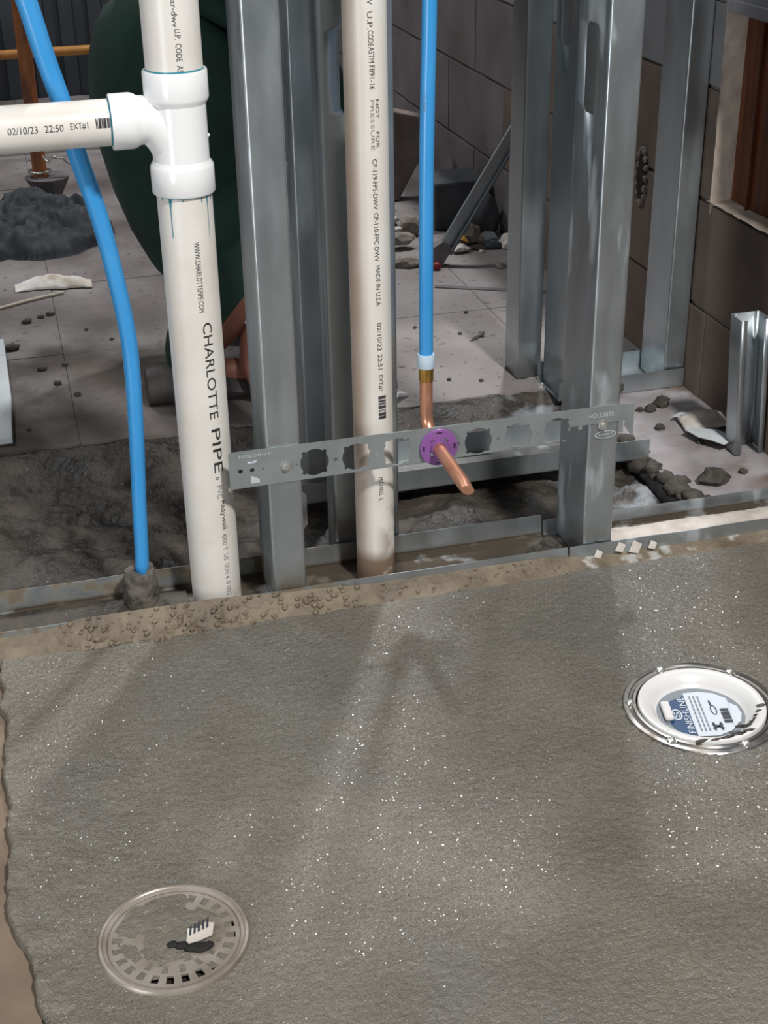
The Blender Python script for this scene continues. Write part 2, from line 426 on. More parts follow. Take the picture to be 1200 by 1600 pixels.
emit('wet_sand_grains', MB().add(vs.reshape(-1, 3).tolist(), [(3 * i, 3 * i + 1, 3 * i + 2) for i in range(ng)]), 'wet_grain', floor_o, kind='stuff')
mb = MB().grid(np.linspace(-1600, -270, 40), np.linspace(-1500, -20, 50), lambda X, Y: -12 + 2 * fbm(X / 60, Y / 60, 3))
emit('floor_dry_strip', mb, 'dry_tan', base=(0, 0, 0), smooth=True, kind='structure')

# fillet of mortar banked up against the front track
def fillet(X, T):
    # T 0..1 across: 0 at the floor, 1 at the track flange
    left = np.clip((170 - X) / 200, 0, 1); right = np.clip((X - 400) / 60, 0, 1)
    far = np.clip((-190 - X) / 50, 0, 1)
    h = 15 + 12 * left - 9 * right - 10 * far
    rough_ = (3.0 + 15 * left * (1 - far)) * (1 - right * 0.4)
    n = (fbm(X / 10, T * 4 + 9, 21, 5) - 0.45) * rough_ * np.sin(np.pi * np.clip(T, 0, 1) ** 0.7)
    Y = -36 + 34 * T + (fbm(X / 24, T * 0, 23) - 0.5) * 9 * (1 - T)
    Z = -4 + (h + 4) * (T ** 1.25) + n
    return X, Y, Z
mb = MB().grid(np.arange(-420, 840, 1.8), np.linspace(0, 1, 24), fillet)
fil = emit('trim_1', mb, 'mortar_fillet', base=(0, 0, 0), smooth=True, kind='structure')

cr = MB(); rc = random.Random(8)
for i in range(190):
    X = rc.uniform(-215, 150) if i < 150 else rc.uniform(150, 420); T = rc.uniform(0.1, 0.98); q = [float(v_) for v_ in fillet(np.array(X), np.array(T))]; r = rc.uniform(1.2, 4.2) * (1 if i < 150 else 0.6)
    cr.blob((q[0], q[1] - 1, q[2] + r * 0.2), (r * 1.2, r, r * 0.9), i, 0.5, 1)
emit('mortar_crumbs', cr, 'mortar_fillet', fil, kind='stuff')

def trench_z(X, Y):
    Z = -26 + 26 * (fbm(X / 60, Y / 50, 31, 4) - 0.45) + 9 * (fbm(X / 12, Y / 12, 32, 3) - 0.45)
    Z = np.where((Y > 262) & (Y < 360) & (X > 120), np.minimum(Z, -8), Z)
    Z = np.where(Y < 100, np.minimum(Z, -14), Z)
    Z = Z - 30 * np.clip((X - 640) / 20, 0, 1)
    up_ = np.clip((Y - 470) / 70, 0, 1); edge = -3.5 + 9 * (fbm(X / 22, Y / 18, 35, 4) - 0.45)
    Z = Z * (1 - up_) + edge * up_
    Z = np.where(Y > 575, np.minimum(Z, -4), Z)
    return Z
mb = MB().grid(axis_coords(-1500, 690, -320, 690, 5, 50), axis_coords(-20, 700, 96, 640, 5, 30), trench_z)
emit('floor_trench', mb, 'trench_mud', base=(0, 0, 0), smooth=True, kind='structure')

# pale slab at the right, under the block wall
def slab_z(X, Y):
    e = 657 + 9 * (fbm(Y / 20, Y * 0, 41) - 0.5)
    Xn = np.where(X < 660, e, X)
    Z = 1.5 * (fbm(X / 40, Y / 40, 42) - 0.5) + 0 * X
    Z = np.where(X < 652, -40, Z)
    return Xn, Y, Z
mb = MB().grid(np.concatenate([[645, 653], np.arange(661, 846, 8)]), np.arange(96, 640, 8), slab_z)
emit('floor_slab', mb, 'slab', base=(0, 0, 0), smooth=True, auto=40, kind='structure')

# tiled floor beyond the trench
tile_root = thing('floor_tiled', 'dusty pale tiled floor behind the stud wall', None, (0, 0, 0), kind='structure')
emit('grout_bed', MB().box(-1750, 834, 575, 3300, -30, -2.2), 'grout', tile_root)
xs = [-1750, -1350, -950, -550, -150, 250, 650, 834]
ys = [568, 960, 1360, 1760, 2160, 2560, 2960, 3300]
for i in range(len(xs) - 1):
    for j in range(len(ys) - 1):
        x0, x1, y0, y1 = xs[i] + 0.5, xs[i + 1] - 0.5, ys[j] + 0.4, ys[j + 1] - 0.4
        if j == 0:        # broken front edge
            X = np.linspace(x0, x1, 28)
            e = y0 - 14 * (fbm(X / 26, X * 0, 51) - 0.35) * 2 + np.clip((300 - np.abs(X - 340)) / 300, 0, 1) * -18
            vs = [(a, b, 0) for a, b in zip(X, e)] + [(a, y1, 0) for a in X]; k = len(X)
            vs += [(p[0], p[1], -14) for p in vs]
            fs = [(q, q + 1, k + q + 1, k + q) for q in range(k - 1)] + [(q, q + 1, 2 * k + q + 1, 2 * k + q) for q in range(k - 1)]
            emit('tile', MB().add(vs, fs), 'tile', tile_root)
        else:
            emit('tile', MB().box(x0, x1, y0, y1, -10, 0.5 * ((i * 7 + j * 5) % 3)), 'tile', tile_root)

# ------------------------------------------------------------------ the setting: block wall with opening, dark sheet wall
wall = thing('wall_right', 'unplastered block wall running away behind the studs on the right', None, (835, 0, 0), kind='structure')
zc = [-25, 145, 315, 485, 610, 800]
OY = (-60, 470)          # opening: between z 315 and 610
mort = MB()
mort.box(841, 960, -1500, 3300, -40, 315); mort.box(841, 960, 470, 3300, 315, 610)
mort.box(841, 960, -1500, OY[0], 315, 610); mort.box(841, 960, -1500, 3300, 610, 800)
emit('mortar', mort, 'mortar_joint', wall)
rb = random.Random(3)
hole_shade_disc = (690, 748, 250, 338)
for c in range(len(zc) - 1):
    z0, z1 = zc[c] + 3, zc[c + 1] - 3
    y = -1500 + (c % 2) * 195
    while y < 3300:
        a, b = y + 0.4, min(y + 389.6, 3300)
        segs = [(a, b)]
        if c in (2, 3):
            segs = []
            if a < OY[0]: segs.append((a, min(b, OY[0])))
            if b > OY[1]: segs.append((max(a, OY[1]), b))
        for (p, q) in segs:
            if q - p < 12: continue
            mname = 'cmu_grey' if z0 > 440 else ('cmu_dusk' if p > 1150 else 'cmu_brown')
            dx = rb.uniform(-1.2, 1.2)
            emit('block', MB().box(835 + dx, 858, p, q, z0, z1), mname, wall, bevel=1.5)
        y += 390
emit('sill', MB().grid(np.linspace(832, 878, 8), np.linspace(-60, 474, 60), lambda X, Y: 316 + 7 * fbm(X / 12, Y / 14, 61)), 'jamb_plaster', wall, smooth=True)
emit('jamb', MB().grid(np.linspace(833, 872, 8), np.linspace(300, 614, 50),
     lambda X, Z: (X, 466 + 5 * fbm(X / 10, Z / 12, 62) - 3, Z)), 'jamb_plaster', wall, smooth=True)
emit('lintel', MB().box(833.5, 872, -60, 474, 598, 616), 'cmu_grey', wall, bevel=2)
for k, (a, b) in enumerate(((330, 466), (200, 329), (68, 199), (-60, 67))):
    emit('plank', MB().box(868 + (k % 2) * 2, 890, a, b, 318, 600), 'wood_brown', wall, bevel=1)
emit('batten', MB().box(862, 868, 408, 414, 318, 600), 'wood_brown', wall, bevel=1)
# broken hole: a flat black disc paints the shade inside a ragged rim
hb = MB()
for k in range(16):
    a = 2 * math.pi * k / 16
    hb.blob((834, 718 + 17 * math.cos(a), 297 + 46 * math.sin(a)), (5, 7, 7), k, 0.5, 1)
emit('broken_edge', hb, 'stone', wall)
emit('hole_shade_disc', MB().lathe([(0.01, 0), (1, 0)], (0, 0, 0), 20, 'X', closed=False).__class__().add(
    [(832.5, 718 + 15 * math.cos(2 * math.pi * k / 20), 297 + 44 * math.sin(2 * math.pi * k / 20)) for k in range(20)], [tuple(range(20))]), 'pit_black', wall)

back = thing('wall_back', 'dark ribbed metal sheet wall far behind', None, (0, 3320, 0), kind='structure')
x = -1800
while x < 835:
    X = []; prof = [(0, 0), (14, 0), (20, 18), (60, 18), (66, 0), (90, 0)]
    pts = []
    for s_ in range(4): pts += [(x + s_ * 90 + a, 3330 - d) for a, d in prof]
    vs = [(a, b, -20) for a, b in pts] + [(a, b, 1700) for a, b in pts]; k = len(pts)
    emit('panel', MB().add(vs, [(i, i + 1, k + i + 1, k + i) for i in range(k - 1)]), 'dark_sheet', back, solid=1)
    x += 360

# ------------------------------------------------------------------ metal studs and tracks
def stud(name, label, org, u, w_, W, F, z0, z1, slots=(), lip=9, group='galvanized metal studs', lean=(0, 0)):
    """C stud: web along w_ (length W), flanges along u (length F)"""
    u = Vector(u + (0,)); w_ = Vector(w_ + (0,)); o = Vector(org + (0,)); r = 2.6
    pr = [(F, lip), (F, r)]
    def arc(cu, cw, a0, a1): return [(cu + r * math.cos(math.radians(a0 + (a1 - a0) * i / 4)), cw + r * math.sin(math.radians(a0 + (a1 - a0) * i / 4))) for i in range(5)]
    pr = [(F, lip)] + arc(F - r, r, 0, -90) + [(F - r - 2, 0), (F * 0.62, 0), (F * 0.5, 0.5), (F * 0.38, 0), (r + 2, 0)] + arc(r, r, 270, 180) + [(0, r + 2)]
    nweb0 = len(pr) - 1
    cols = [W / 2 - 19, W / 2 - 13, W / 2, W / 2 + 13, W / 2 + 19]
    pr += [(0, c) for c in cols]
    pr += [(0, W - r - 2)] + arc(r, W - r, 180, 90) + [(r + 2, W), (F * 0.38, W), (F * 0.5, W - 0.5), (F * 0.62, W), (F - r - 2, W)] + arc(F - r, W - r, 90, 0) + [(F, W - lip)]
    rows = {z0, z1}
    for zc_ in slots: rows |= {zc_ - 50, zc_ - 42, zc_ + 42, zc_ + 50}
    z = z0 + 70
    while z < z1:
        if all(abs(z - q) > 12 for q in rows): rows.add(z)
        z += 70
    rows = sorted(rows); k = len(pr)
    vs = []
    for z in rows:
        for (a, b) in pr:
            p = o + u * a + w_ * b; t = z - z0
            vs.append((p.x + lean[0] * t, p.y + lean[1] * t, z))
    fs = []
    for i in range(len(rows) - 1):
        zm = (rows[i] + rows[i + 1]) / 2
        for j in range(k - 1):
            jj = j - nweb0 - 1      # 0..3 inside slot columns
            skip = False
            if 0 <= jj <= 3:
                for zc_ in slots:
                    if abs(zm - zc_) < 42: skip = True
                    elif abs(zm - zc_) < 50:
                        skip = True
                        a, b, c, d = i * k + j, i * k + j + 1, (i + 1) * k + j + 1, (i + 1) * k + j
                        top = zm > zc_
                        if jj == 0: fs.append((a, c, d) if top else (a, b, d))
                        if jj == 3: fs.append((b, c, d) if top else (a, b, c))
            if not skip: fs.append((i * k + j, i * k + j + 1, (i + 1) * k + j + 1, (i + 1) * k + j))
    return emit(name, MB().add(vs, fs), 'galvanized', base=(org[0], org[1], z0), smooth=True, auto=28, solid=0.9, label=label, cat='metal stud', group=group)

XL, XR = 45.6, 449.4
studL = stud('metal_stud', 'front metal stud between the two white pipes, foot caked in mortar', (XL, 0), (1, 0), (0, 1), 92, 39.5, -4, 1250, (613 + 610,))
studR = stud('metal_stud', 'scuffed front metal stud holding the right end of the steel bracket', (XR, 0), (1, 0), (0, 1), 92, 39.5, -4, 1250, (613, 1223))
stud('metal_stud', 'metal stud with its broad web facing forward, right behind the slim white pipe', (145, 98), (0, 1), (1, 0), 86, 39.5, -8, 1250, (620, 1230))
stud('metal_stud', 'metal stud seen as a bright line just right of the mud-footed front stud', (146, 268), (1, 0), (0, 1), 90, 39.5, 4, 1250, (520, 1130))
stud('metal_stud', 'dark metal stud with a slot, standing left behind the scuffed front stud', (620, 503), (1, 0), (0, 1), 90, 39.5, 3, 1250, (600, 1210))
stud('metal_stud', 'narrow dark metal stud on the tiles, leftmost right of the blue pipe', (580, 608), (1, 0), (0, 1), 64, 41, 2, 1250, ())
stud('metal_stud', 'dark metal stud against the block wall beside the boarded opening', (797, 503), (1, 0), (0, 1), 90, 36, 3, 1250, (1210,))
stud('stud_offcut', 'short metal stud offcut standing at the right edge beside paper scraps', (787, 262), (0, -1), (1, 0), 46, 34, 2, 212, (), lip=9, lean=(-0.05, 0.02))

def track(name, label, x0, x1, y0, y1, z, h0, h1, group='galvanized floor tracks', wob=0.0, flare=2.0):
    xs = np.arange(x0, x1 + 1, max(20, (x1 - x0) / 40)); xs[-1] = x1; r = 2
    vs = []
    for x in xs:
        d0 = wob * (vnoise(x / 60, 0.0, 5) - 0.5); d1 = wob * (vnoise(x / 60, 4.0, 6) - 0.5)
        pr = [(y0 + d0, z + h0), (y0, z + r), (y0 + 0.6, z + 0.6), (y0 + r, z), (y1 - r, z), (y1 - 0.6, z + 0.6), (y1, z + r), (y1 + d1 + flare, z + h1)]
        vs += [(x, a, b) for a, b in pr]
    k = 8
    fs = [(i * k + j, i * k + j + 1, (i + 1) * k + j + 1, (i + 1) * k + j) for i in range(len(xs) - 1) for j in range(k - 1)]
    return emit(name, MB().add(vs, fs), 'galvanized', smooth=False, solid=1.0, label=label, cat='metal track', group=group)
track('floor_track', 'front floor track under both white pipes, left of the track joint', -600, 429, -1.6, 93.6, -7, 31, 30, wob=3)
track('floor_track', 'front floor track running right from the joint by the scuffed stud', 432, 834, -1.8, 93.8, -6, 30, 20, wob=3)
track('floor_track', 'floor track crossing the muddy trench behind the bracket holes', 128, 664, 265, 360, -2, 32, 32, wob=2, flare=4.5)
track('floor_track', 'rear floor track in the corner by the block wall', 612, 832, 500, 596, 0.5, 32, 32, wob=2)
# unseen board added above the view to shade the rear studs and wall
emit('unseen_shade_board', MB().box(-1300, 832, 95, 108, 800, 1900), 'white_board', base=(0, 100, 800), bevel=1, kind='structure')
# bent metal tab behind the mud-footed stud
emit('metal_tab', MB().add([(92, 104, 118), (112, 112, 92), (112, 112, 50), (104, 108, 42), (91, 104, 88)], [(0, 1, 2, 3, 4)]), 'galvanized',
     solid=1.2, label='small bent metal tab sticking out behind the mud-footed front stud', cat='metal tab')

# ------------------------------------------------------------------ steel bracket
ZB = 191.85
br = thing('pipe_bracket', 'perforated flat steel bracket screwed across the two front studs', 'bracket', (254, -1, ZB))
def rrect(x0, x1, z0, z1, r=3.5):
    out = []
    for cx, cz, a in ((x1 - r, z1 - r, 0), (x0 + r, z1 - r, 90), (x0 + r, z0 + r, 180), (x1 - r, z0 + r, 270)):
        out += [(cx + r * math.cos(math.radians(a + 22.5 * i)), cz + r * math.sin(math.radians(a + 22.5 * i))) for i in range(5)]
    return out
holes = []
for k in range(7):
    cx = 254 + 50.8 * (k - 3); lp = []
    for i in range(72):
        a = i * 5; rr = 17.2
        if min(abs((a - 45) % 90), 90 - abs((a - 45) % 90)) <= 5: rr = 20.2
        lp.append((cx + rr * math.cos(math.radians(a)), ZB + rr * math.sin(math.radians(a))))
    holes.append(lp)
    if k < 6: holes.append(circle(cx + 25.4, ZB, 2.3, 12))
for x in (13, 27, 424, 437, 494): holes.append(circle(x, ZB, 2.9, 14))
for x in (40, 80, 454, 481): holes.append(circle(x, ZB, 1.3, 10))
V, F = fill_loops(rrect(0, 508, ZB - 25.4, ZB + 25.4), holes)
emit('plate', MB().add([(a, -1.6, b) for a, b in V], F), 'plate_steel', br, solid=1.3)
for x in (67, 467):
    sc = MB().lathe([(6.2, -2.4), (6.2, -3.4), (4.2, -3.6), (4.2, -7.0), (3.0, -7.6), (0.01, -7.6)], (x, 0, ZB), 6, 'Y')
    sc.lathe([(0.01, -2.2), (6.6, -2.3), (6.6, -3.2), (4.4, -3.6)], (x, 0, ZB), 20, 'Y')
    emit('screw', sc, 'zinc_screw', br, label='shiny hex screw head')
flat = lambda x0, z0: (lambda u_, v_: (x0 + u_, -2.6, z0 + v_))
emit('printed_text', text_mb('HOLDRITE', 33, 6, flat(448, ZB + 11)), 'plate_print', br, label='worn pale lettering at the right end')
emit('printed_text', text_mb('HOLDRITE', 38, 3.6, flat(12, ZB + 17)), 'plate_print', br, label='worn pale lettering at the left end')
ov = MB()
n = 32
ov.add([(471 + a * math.cos(2 * math.pi * i / n), -2.6, ZB - 13 + b * math.sin(2 * math.pi * i / n)) for a, b in ((14.5, 5.2), (13, 4.2)) for i in range(n)],
       [(i, (i + 1) % n, n + (i + 1) % n, n + i) for i in range(n)])
t_ = text_mb('HOLDRITE', 21, 3.2, flat(460.5, ZB - 14.6)); ov.add(t_.v, t_.f)
emit('oval_logo', ov, 'plate_print', br, label='pale oval logo')
emit('sticker_scrap', MB().add([(22, -2.6, ZB + 9), (31, -2.6, ZB + 9.5), (34, -2.6, ZB + 13), (30, -2.6, ZB + 12), (27, -2.6, ZB + 11), (22, -2.6, ZB + 12)], [(0, 1, 2, 3, 4, 5)]), 'label_white', br)
emit('sticker_scrap', MB().add([(24, -2.6, ZB - 17), (35, -2.6, ZB - 17), (35, -2.6, ZB - 12), (28, -2.6, ZB - 8), (25, -2.6, ZB - 7)], [(0, 1, 2, 3, 4)]), 'plate_print', br)

# ------------------------------------------------------------------ white drain stack with tee
PX, PY, PR = -20, 46, 30.15
st = thing('drain_stack', 'thick white plastic drain pipe with tee and side branch at the left', 'pipe', (PX, PY, -10))
low = emit('vertical_pipe', MB().lathe([(PR, -12), (PR, 530)], (PX, PY, 0), 64), 'pvc', st, smooth=True, auto=40)
up = emit('upper_pipe', MB().lathe([(PR, 628), (PR, 1250)], (PX, PY, 0), 64), 'pvc', st, smooth=True, auto=40)
BZ = 592; BR = 24.15
brp = emit('branch_pipe', MB().lathe([(BR, -900), (BR, -80)], (0, PY, BZ), 48, 'X'), 'pvc', st, smooth=True, auto=40)
tee = MB().lathe([(30.4, 513), (33.2, 513), (34.2, 514.5), (34.2, 541), (33.4, 543.5), (29.9, 549), (29.5, 551), (29.5, 604), (29.9, 606), (33.4, 611), (34.2, 614), (34.2, 640.5), (33.4, 642), (30.4, 642), (30.3, 630), (30.3, 520), (30.4, 513)], (PX, PY, 0), 72, closed=False)
emit('tee_fitting', tee, 'pvc_fitting', st, smooth=True, auto=35)
bh = MB().lathe([(24.4, -91.5), (28.2, -91.5), (29, -90.5), (29, -70), (28, -66), (25.6, -62), (25.4, -60)], (0, PY, BZ), 56, 'X', closed=False)
pth = [(-64, PY, BZ), (-57, PY, BZ), (-50, PY, BZ - 1), (-43, PY, BZ - 4.5), (-36, PY, BZ - 11), (-30, PY, BZ - 20), (-26, PY, BZ - 31), (-24, PY, BZ - 44)]
bh.tube(pth, [25.5, 25.5, 25.6, 25.8, 26, 26, 25.6, 24], 40, caps=False)
emit('branch_hub', bh, 'pvc_fitting', st, smooth=True, auto=50)
emit('moulding_nub', MB().blob((PX + 29.6, PY - 4, 572), (2.2, 2.2, 2.6), 2, 0.1, 2), 'pvc_fitting', st, smooth=True)
# teal primer
pm = MB()
pm.lathe([(PR + 0.35, 511.6), (PR + 0.35, 514)], (PX, PY, 0), 64, closed=False)
for a0, a1, ln in ((-42, -34, 44), (28, 60, 7), (42, 47, 46), (-60, -10, 4.5)):
    k = 8; vs = []
    for i in range(k):
        t = i / (k - 1); mid = (a0 + a1) / 2; half = (a1 - a0) / 2 * (1 if ln < 10 else max(0.22, 1 - t * 2.6))
        for sg in (-1, 1):
            a = math.radians(mid + sg * half); vs.append((PX + (PR + 0.4) * math.sin(a), PY - (PR + 0.4) * math.cos(a), 513 - ln * t))
    pm.add(vs, [(2 * i, 2 * i + 1, 2 * i + 3, 2 * i + 2) for i in range(k - 1)])
emit('primer_drip', pm, 'primer', low, label='teal primer drips below the tee')
pm = MB().lathe([(PR + 0.35, 640), (PR + 0.35, 643.6)], (PX, PY, 0), 64, closed=False)
emit('primer_ring', pm, 'primer', up, label='teal primer line at the top socket')
emit('primer_ring', MB().lathe([(BR + 0.35, -93), (BR + 0.35, -89)], (0, PY, BZ), 48, 'X', closed=False), 'primer', brp, label='teal primer line at the branch socket')
W1 = lambda z0, a0: wrap_v(PX, PY, PR, z0, a0)
emit('printed_text', text_mb('WWW.CHARLOTTEPIPE.COM', 80, 6.0, W1(464, 4)), 'pipe_ink', low)
emit('printed_text', text_mb('CHARLOTTE', 117, 11.0, W1(371, 9)), 'pipe_ink_bold', low)
emit('printed_text', text_mb('PIPE', 56, 11.0, W1(241, 10)), 'pipe_ink_bold', low)
emit('printed_text', text_mb('o', 4, 4, W1(180, 11)), 'pipe_ink', low)
emit('printed_text', text_mb('PVC', 17, 6.5, W1(168, 12)), 'pipe_ink_faint', low)
emit('printed_text', text_mb('heaywall', 38, 8.5, W1(147, 15)), 'pipe_ink', low)
emit('printed_text', text_mb('4200 T  US  SCH 4', 62, 6.0, W1(103, 16)), 'pipe_ink_faint', low)
emit('printed_text', text_mb('0 002', 20, 6.0, W1(37, 17)), 'pipe_ink_faint', low)
emit('printed_text', text_mb('ar-dwv', 26, 6.0, W1(714, -4)), 'pipe_ink', up)
emit('printed_text', text_mb('U.P.  CODE  AS', 43, 6.2, W1(686, -1)), 'pipe_ink', up)
def wrap_h(x0, a0):
    def fn(u_, v_):
        a = math.radians(a0) + v_ / BR; rr = BR + 0.3
        return (x0 + u_, PY - rr * math.cos(a), BZ + rr * math.sin(a))
    return fn
emit('printed_text', text_mb('02/10/23', 30, 7, wrap_h(-197, -2)), 'pipe_ink', brp)
emit('printed_text', text_mb('22:50', 19, 7, wrap_h(-160, -2)), 'pipe_ink', brp)
emit('printed_text', text_mb('EXT#1', 18, 7, wrap_h(-134, -1)), 'pipe_ink', brp)
emit('printed_bars', bars_mb(15, 10, wrap_h(-108, -1), 4), 'pipe_ink_bold', brp)

# ------------------------------------------------------------------ slim white pipe
QX, QY, QR = 186.5, 49, 24.15; TL = -0.007
vp = thing('vent_pipe', 'slim white plastic pipe with browner left side between the studs', 'pipe', (QX, QY, -10))
vpipe = emit('pipe', MB().tube([(QX - TL * -700 * 0 - (0) , QY, -12), (QX - 0.007 * 700 * 0 , QY, 300), (QX, QY, 1250)], QR, 56), 'pvc_brown_side_stained_foot', vp, smooth=True, auto=40)
W2 = lambda z0, a0: wrap_v(QX, QY, QR, z0, a0)
emit('printed_text', text_mb('V', 5, 5.5, W2(703, -7)), 'pipe_ink', vpipe)
emit('printed_text', text_mb('U.P.', 18, 5.5, W2(691, -7)), 'pipe_ink', vpipe)
emit('printed_text', text_mb('CODE', 16, 6, W2(672, -6)), 'pipe_ink', vpipe)
emit('printed_text', text_mb('ASTM', 16, 6, W2(655, -5)), 'pipe_ink', vpipe)
emit('printed_text', text_mb('F891-16', 25, 6, W2(636, -4)), 'pipe_ink', vpipe)
emit('printed_text', text_mb('NOT     FOR', 52, 4, W2(600, 11)), 'pipe_ink', vpipe)
emit('printed_text', text_mb('PRESSURE', 54, 4, W2(600, -3)), 'pipe_ink_faint', vpipe)
emit('printed_text', text_mb('CP-119-FPS-DWV', 56, 5.5, W2(536, -1)), 'pipe_ink', vpipe)
emit('printed_text', text_mb('CP-110-FPC-DWV', 56, 5.5, W2(476, 0)), 'pipe_ink', vpipe)
emit('printed_text', text_mb('MADE IN U.S.A', 48, 5.5, W2(415, 2)), 'pipe_ink', vpipe)
emit('printed_text', text_mb('02/10/23', 34, 5.5, W2(346, 3)), 'pipe_ink', vpipe)
emit('printed_text', text_mb('22:51', 19, 5.5, W2(307, 4)), 'pipe_ink', vpipe)
emit('printed_text', text_mb('EXT#1', 20, 5.5, W2(281, 4)), 'pipe_ink', vpipe)
emit('printed_bars', bars_mb(31, 10, W2(254, 3), 9, 12), 'pipe_ink', vpipe)
emit('printed_text', text_mb('MICHAEL  L', 32, 5.5, W2(147, 0)), 'pipe_ink', vpipe)

# ------------------------------------------------------------------ blue tube at the left, in its foam sleeve
pts = [(-113, 62, 8), (-107, 66, 50), (-102, 74, 130), (-97, 80, 205), (-93, 86, 290), (-94, 90, 350), (-103, 92, 430), (-113, 92, 490), (-128, 92, 555), (-137, 92, 605), (-150, 90, 660), (-163, 88, 722), (-196, 86, 850), (-230, 86, 1000)]
def smooth_path(P, n=8):
    P = [Vector(p) for p in P]; out = []
    for i in range(len(P) - 1):
        p0, p1, p2, p3 = P[max(i - 1, 0)], P[i], P[i + 1], P[min(i + 2, len(P) - 1)]
        for j in range(n):
            t = j / n
            out.append(0.5 * ((2 * p1) + (p2 - p0) * t + (2 * p0 - 5 * p1 + 4 * p2 - p3) * t * t + (-p0 + 3 * p1 - 3 * p2 + p3) * t ** 3))
    return out + [P[-1]]
sp = smooth_path(pts)
emit('blue_tube', MB().tube(sp, [8.4 + 2.6 * min(1, max(0, (p.z - 40) / 650)) for p in sp], 24), 'blue_pex', base=(-113, 62, 0), smooth=True, auto=50,
     label='bent blue plastic tube rising at the left out of a foam sleeve', cat='water tube', group='blue water tubes')
fs_ = MB()
for a0, a1 in ((-80, 88), (97, 275)):
    k = 14; vs = []
    for rr, zz in ((9.5, -6), (21, -6), (22, 10), (20.5, 28), (19.5, 44), (18, 48), (9.5, 46), (9.5, -6)):
        for i in range(k):
            a = math.radians(-90 + a0 + (a1 - a0) * i / (k - 1)); q = rr * (1 + 0.10 * (mnoise.noise(Vector((math.cos(a) * 2, math.sin(a) * 2, zz / 12))) if rr > 12 else 0))
            vs.append((-112 + q * math.cos(a), 60 + q * math.sin(a), zz + (3 * math.sin(a * 2) if zz > 40 else 0)))
    fs_.add(vs, [(i * k + j, i * k + j + 1, (i + 1) * k + j + 1, (i + 1) * k + j) for i in range(7) for j in range(k - 1)])
    fs_.add([vs[i * k] for i in range(7)], [tuple(range(7))]); fs_.add([vs[i * k + k - 1] for i in range(7)], [tuple(range(7))])
emit('foam_sleeve', fs_, 'foam_sleeve', base=(-112, 60, -6), smooth=True, auto=40, label='split dark foam sleeve around the foot of the bent blue tube', cat='pipe sleeve')

# ------------------------------------------------------------------ blue supply line ending in the copper stub
so = thing('supply_stub_out', 'blue water tube joined to a copper elbow that pokes out through the bracket', 'water pipe', (252, 40, ZB), 'blue water tubes')
sp = smooth_path([(251, 38, 290), (251.5, 39, 400), (253, 42, 500), (256, 46, 600), (259, 48, 700), (264, 50, 1000), (268, 50, 1250)])
emit('blue_tube', MB().tube(sp, 8.4, 24), 'blue_pex', so, smooth=True, auto=50)
emit('tube_print', text_mb('1/2 PEX', 20, 2.2, wrap_v(255.0, 45, 8.5, 600, -45)), 'pipe_ink_faint', so)
emit('crimp_sleeve', MB().lathe([(8.5, 279), (10.2, 279), (10.6, 280), (10.6, 294), (10.0, 296.5), (8.5, 296.5)], (251, 38, 0), 32), 'crimp_sleeve', so, smooth=True, auto=40, label='milky plastic crimp sleeve')
emit('brass_collar', MB().lathe([(7.5, 262), (8.7, 262), (9.0, 264), (9.0, 279), (7.5, 279)], (251, 38, 0), 32), 'brass', so, smooth=True, auto=40, label='brass collar')
cp = [(251, 38, 270), (251, 38, 240), (251, 37.8, 222)]
for i in range(1, 9):
    a = math.radians(90 * i / 8); cp.append((251 + 1.5 * i / 8, 38 - 28 * (1 - math.cos(a)), 220 - 28 * math.sin(a)))
cp += [(252.8, -10, ZB), (252.6, -60, ZB), (252, -104, ZB), (251.8, -110, ZB), (251.6, -116, ZB), (251.4, -122, ZB), (251.3, -125, ZB)]
k = len(cp); sq = [None] * k
for i, f in ((k - 4, 0.95), (k - 3, 0.86), (k - 2, 0.76), (k - 1, 0.7)): sq[i] = ((0.35, 0, 0.937), f)
emit('copper_elbow', MB().tube(cp, 7.95, 28, squash=sq), 'copper', so, smooth=True, auto=45, label='copper elbow with pinched end')
emit('tip_hole', MB().lathe([(0.01, 0), (2.0, 0)], (0, 0, 0), 12).__class__().blob((250.5, -113, ZB + 5.2), (2.2, 2.6, 1.0), 3, 0.05, 1), 'zinc_screw', so, smooth=True, label='bright punched spot near the tip')

gm = thing('pipe_clamp', 'round purple plastic clamp gripping the copper stub in the bracket', 'pipe clamp', (254, -2.5, ZB))
hl = [circle(252.8, ZB, 8.4, 24)]
def slot_loop(cx, cz, a, hw, hh):
    c_, s_ = math.cos(a), math.sin(a)
    return [(cx + x_ * c_ - y_ * s_, cz + x_ * s_ + y_ * c_) for x_, y_ in ((-hw, -hh), (hw, -hh), (hw, hh), (-hw, hh))]
for k in range(4):
    a = math.radians(90 * k); hl.append(slot_loop(254 + 19.2 * math.cos(a), ZB + 19.2 * math.sin(a), a + math.pi / 2, 3.6, 1.1))
    a = math.radians(45 + 90 * k); hl.append(slot_loop(254 + 12.4 * math.cos(a), ZB + 12.4 * math.sin(a), a + math.pi / 2, 3.2, 1.9))
V, F = fill_loops(circle(254, ZB, 23.2, 40), hl)
emit('disc', MB().add([(a, -5.0, b) for a, b in V], F), 'purple_plastic', gm, solid=4.0, bevel=0)
emit('rim', MB().lathe([(21.0, -6.6), (22.2, -7.4), (23.4, -6.6), (23.6, -3.0)], (254, 0, ZB), 40, 'Y', closed=False), 'purple_plastic', gm, smooth=True)
emit('sleeve', MB().lathe([(8.1, -11), (9.6, -11), (10.2, -6), (10.2, 22), (8.1, 22)], (252.8, 0, ZB), 28, 'Y', closed=False), 'purple_plastic', gm, smooth=True, auto=40)

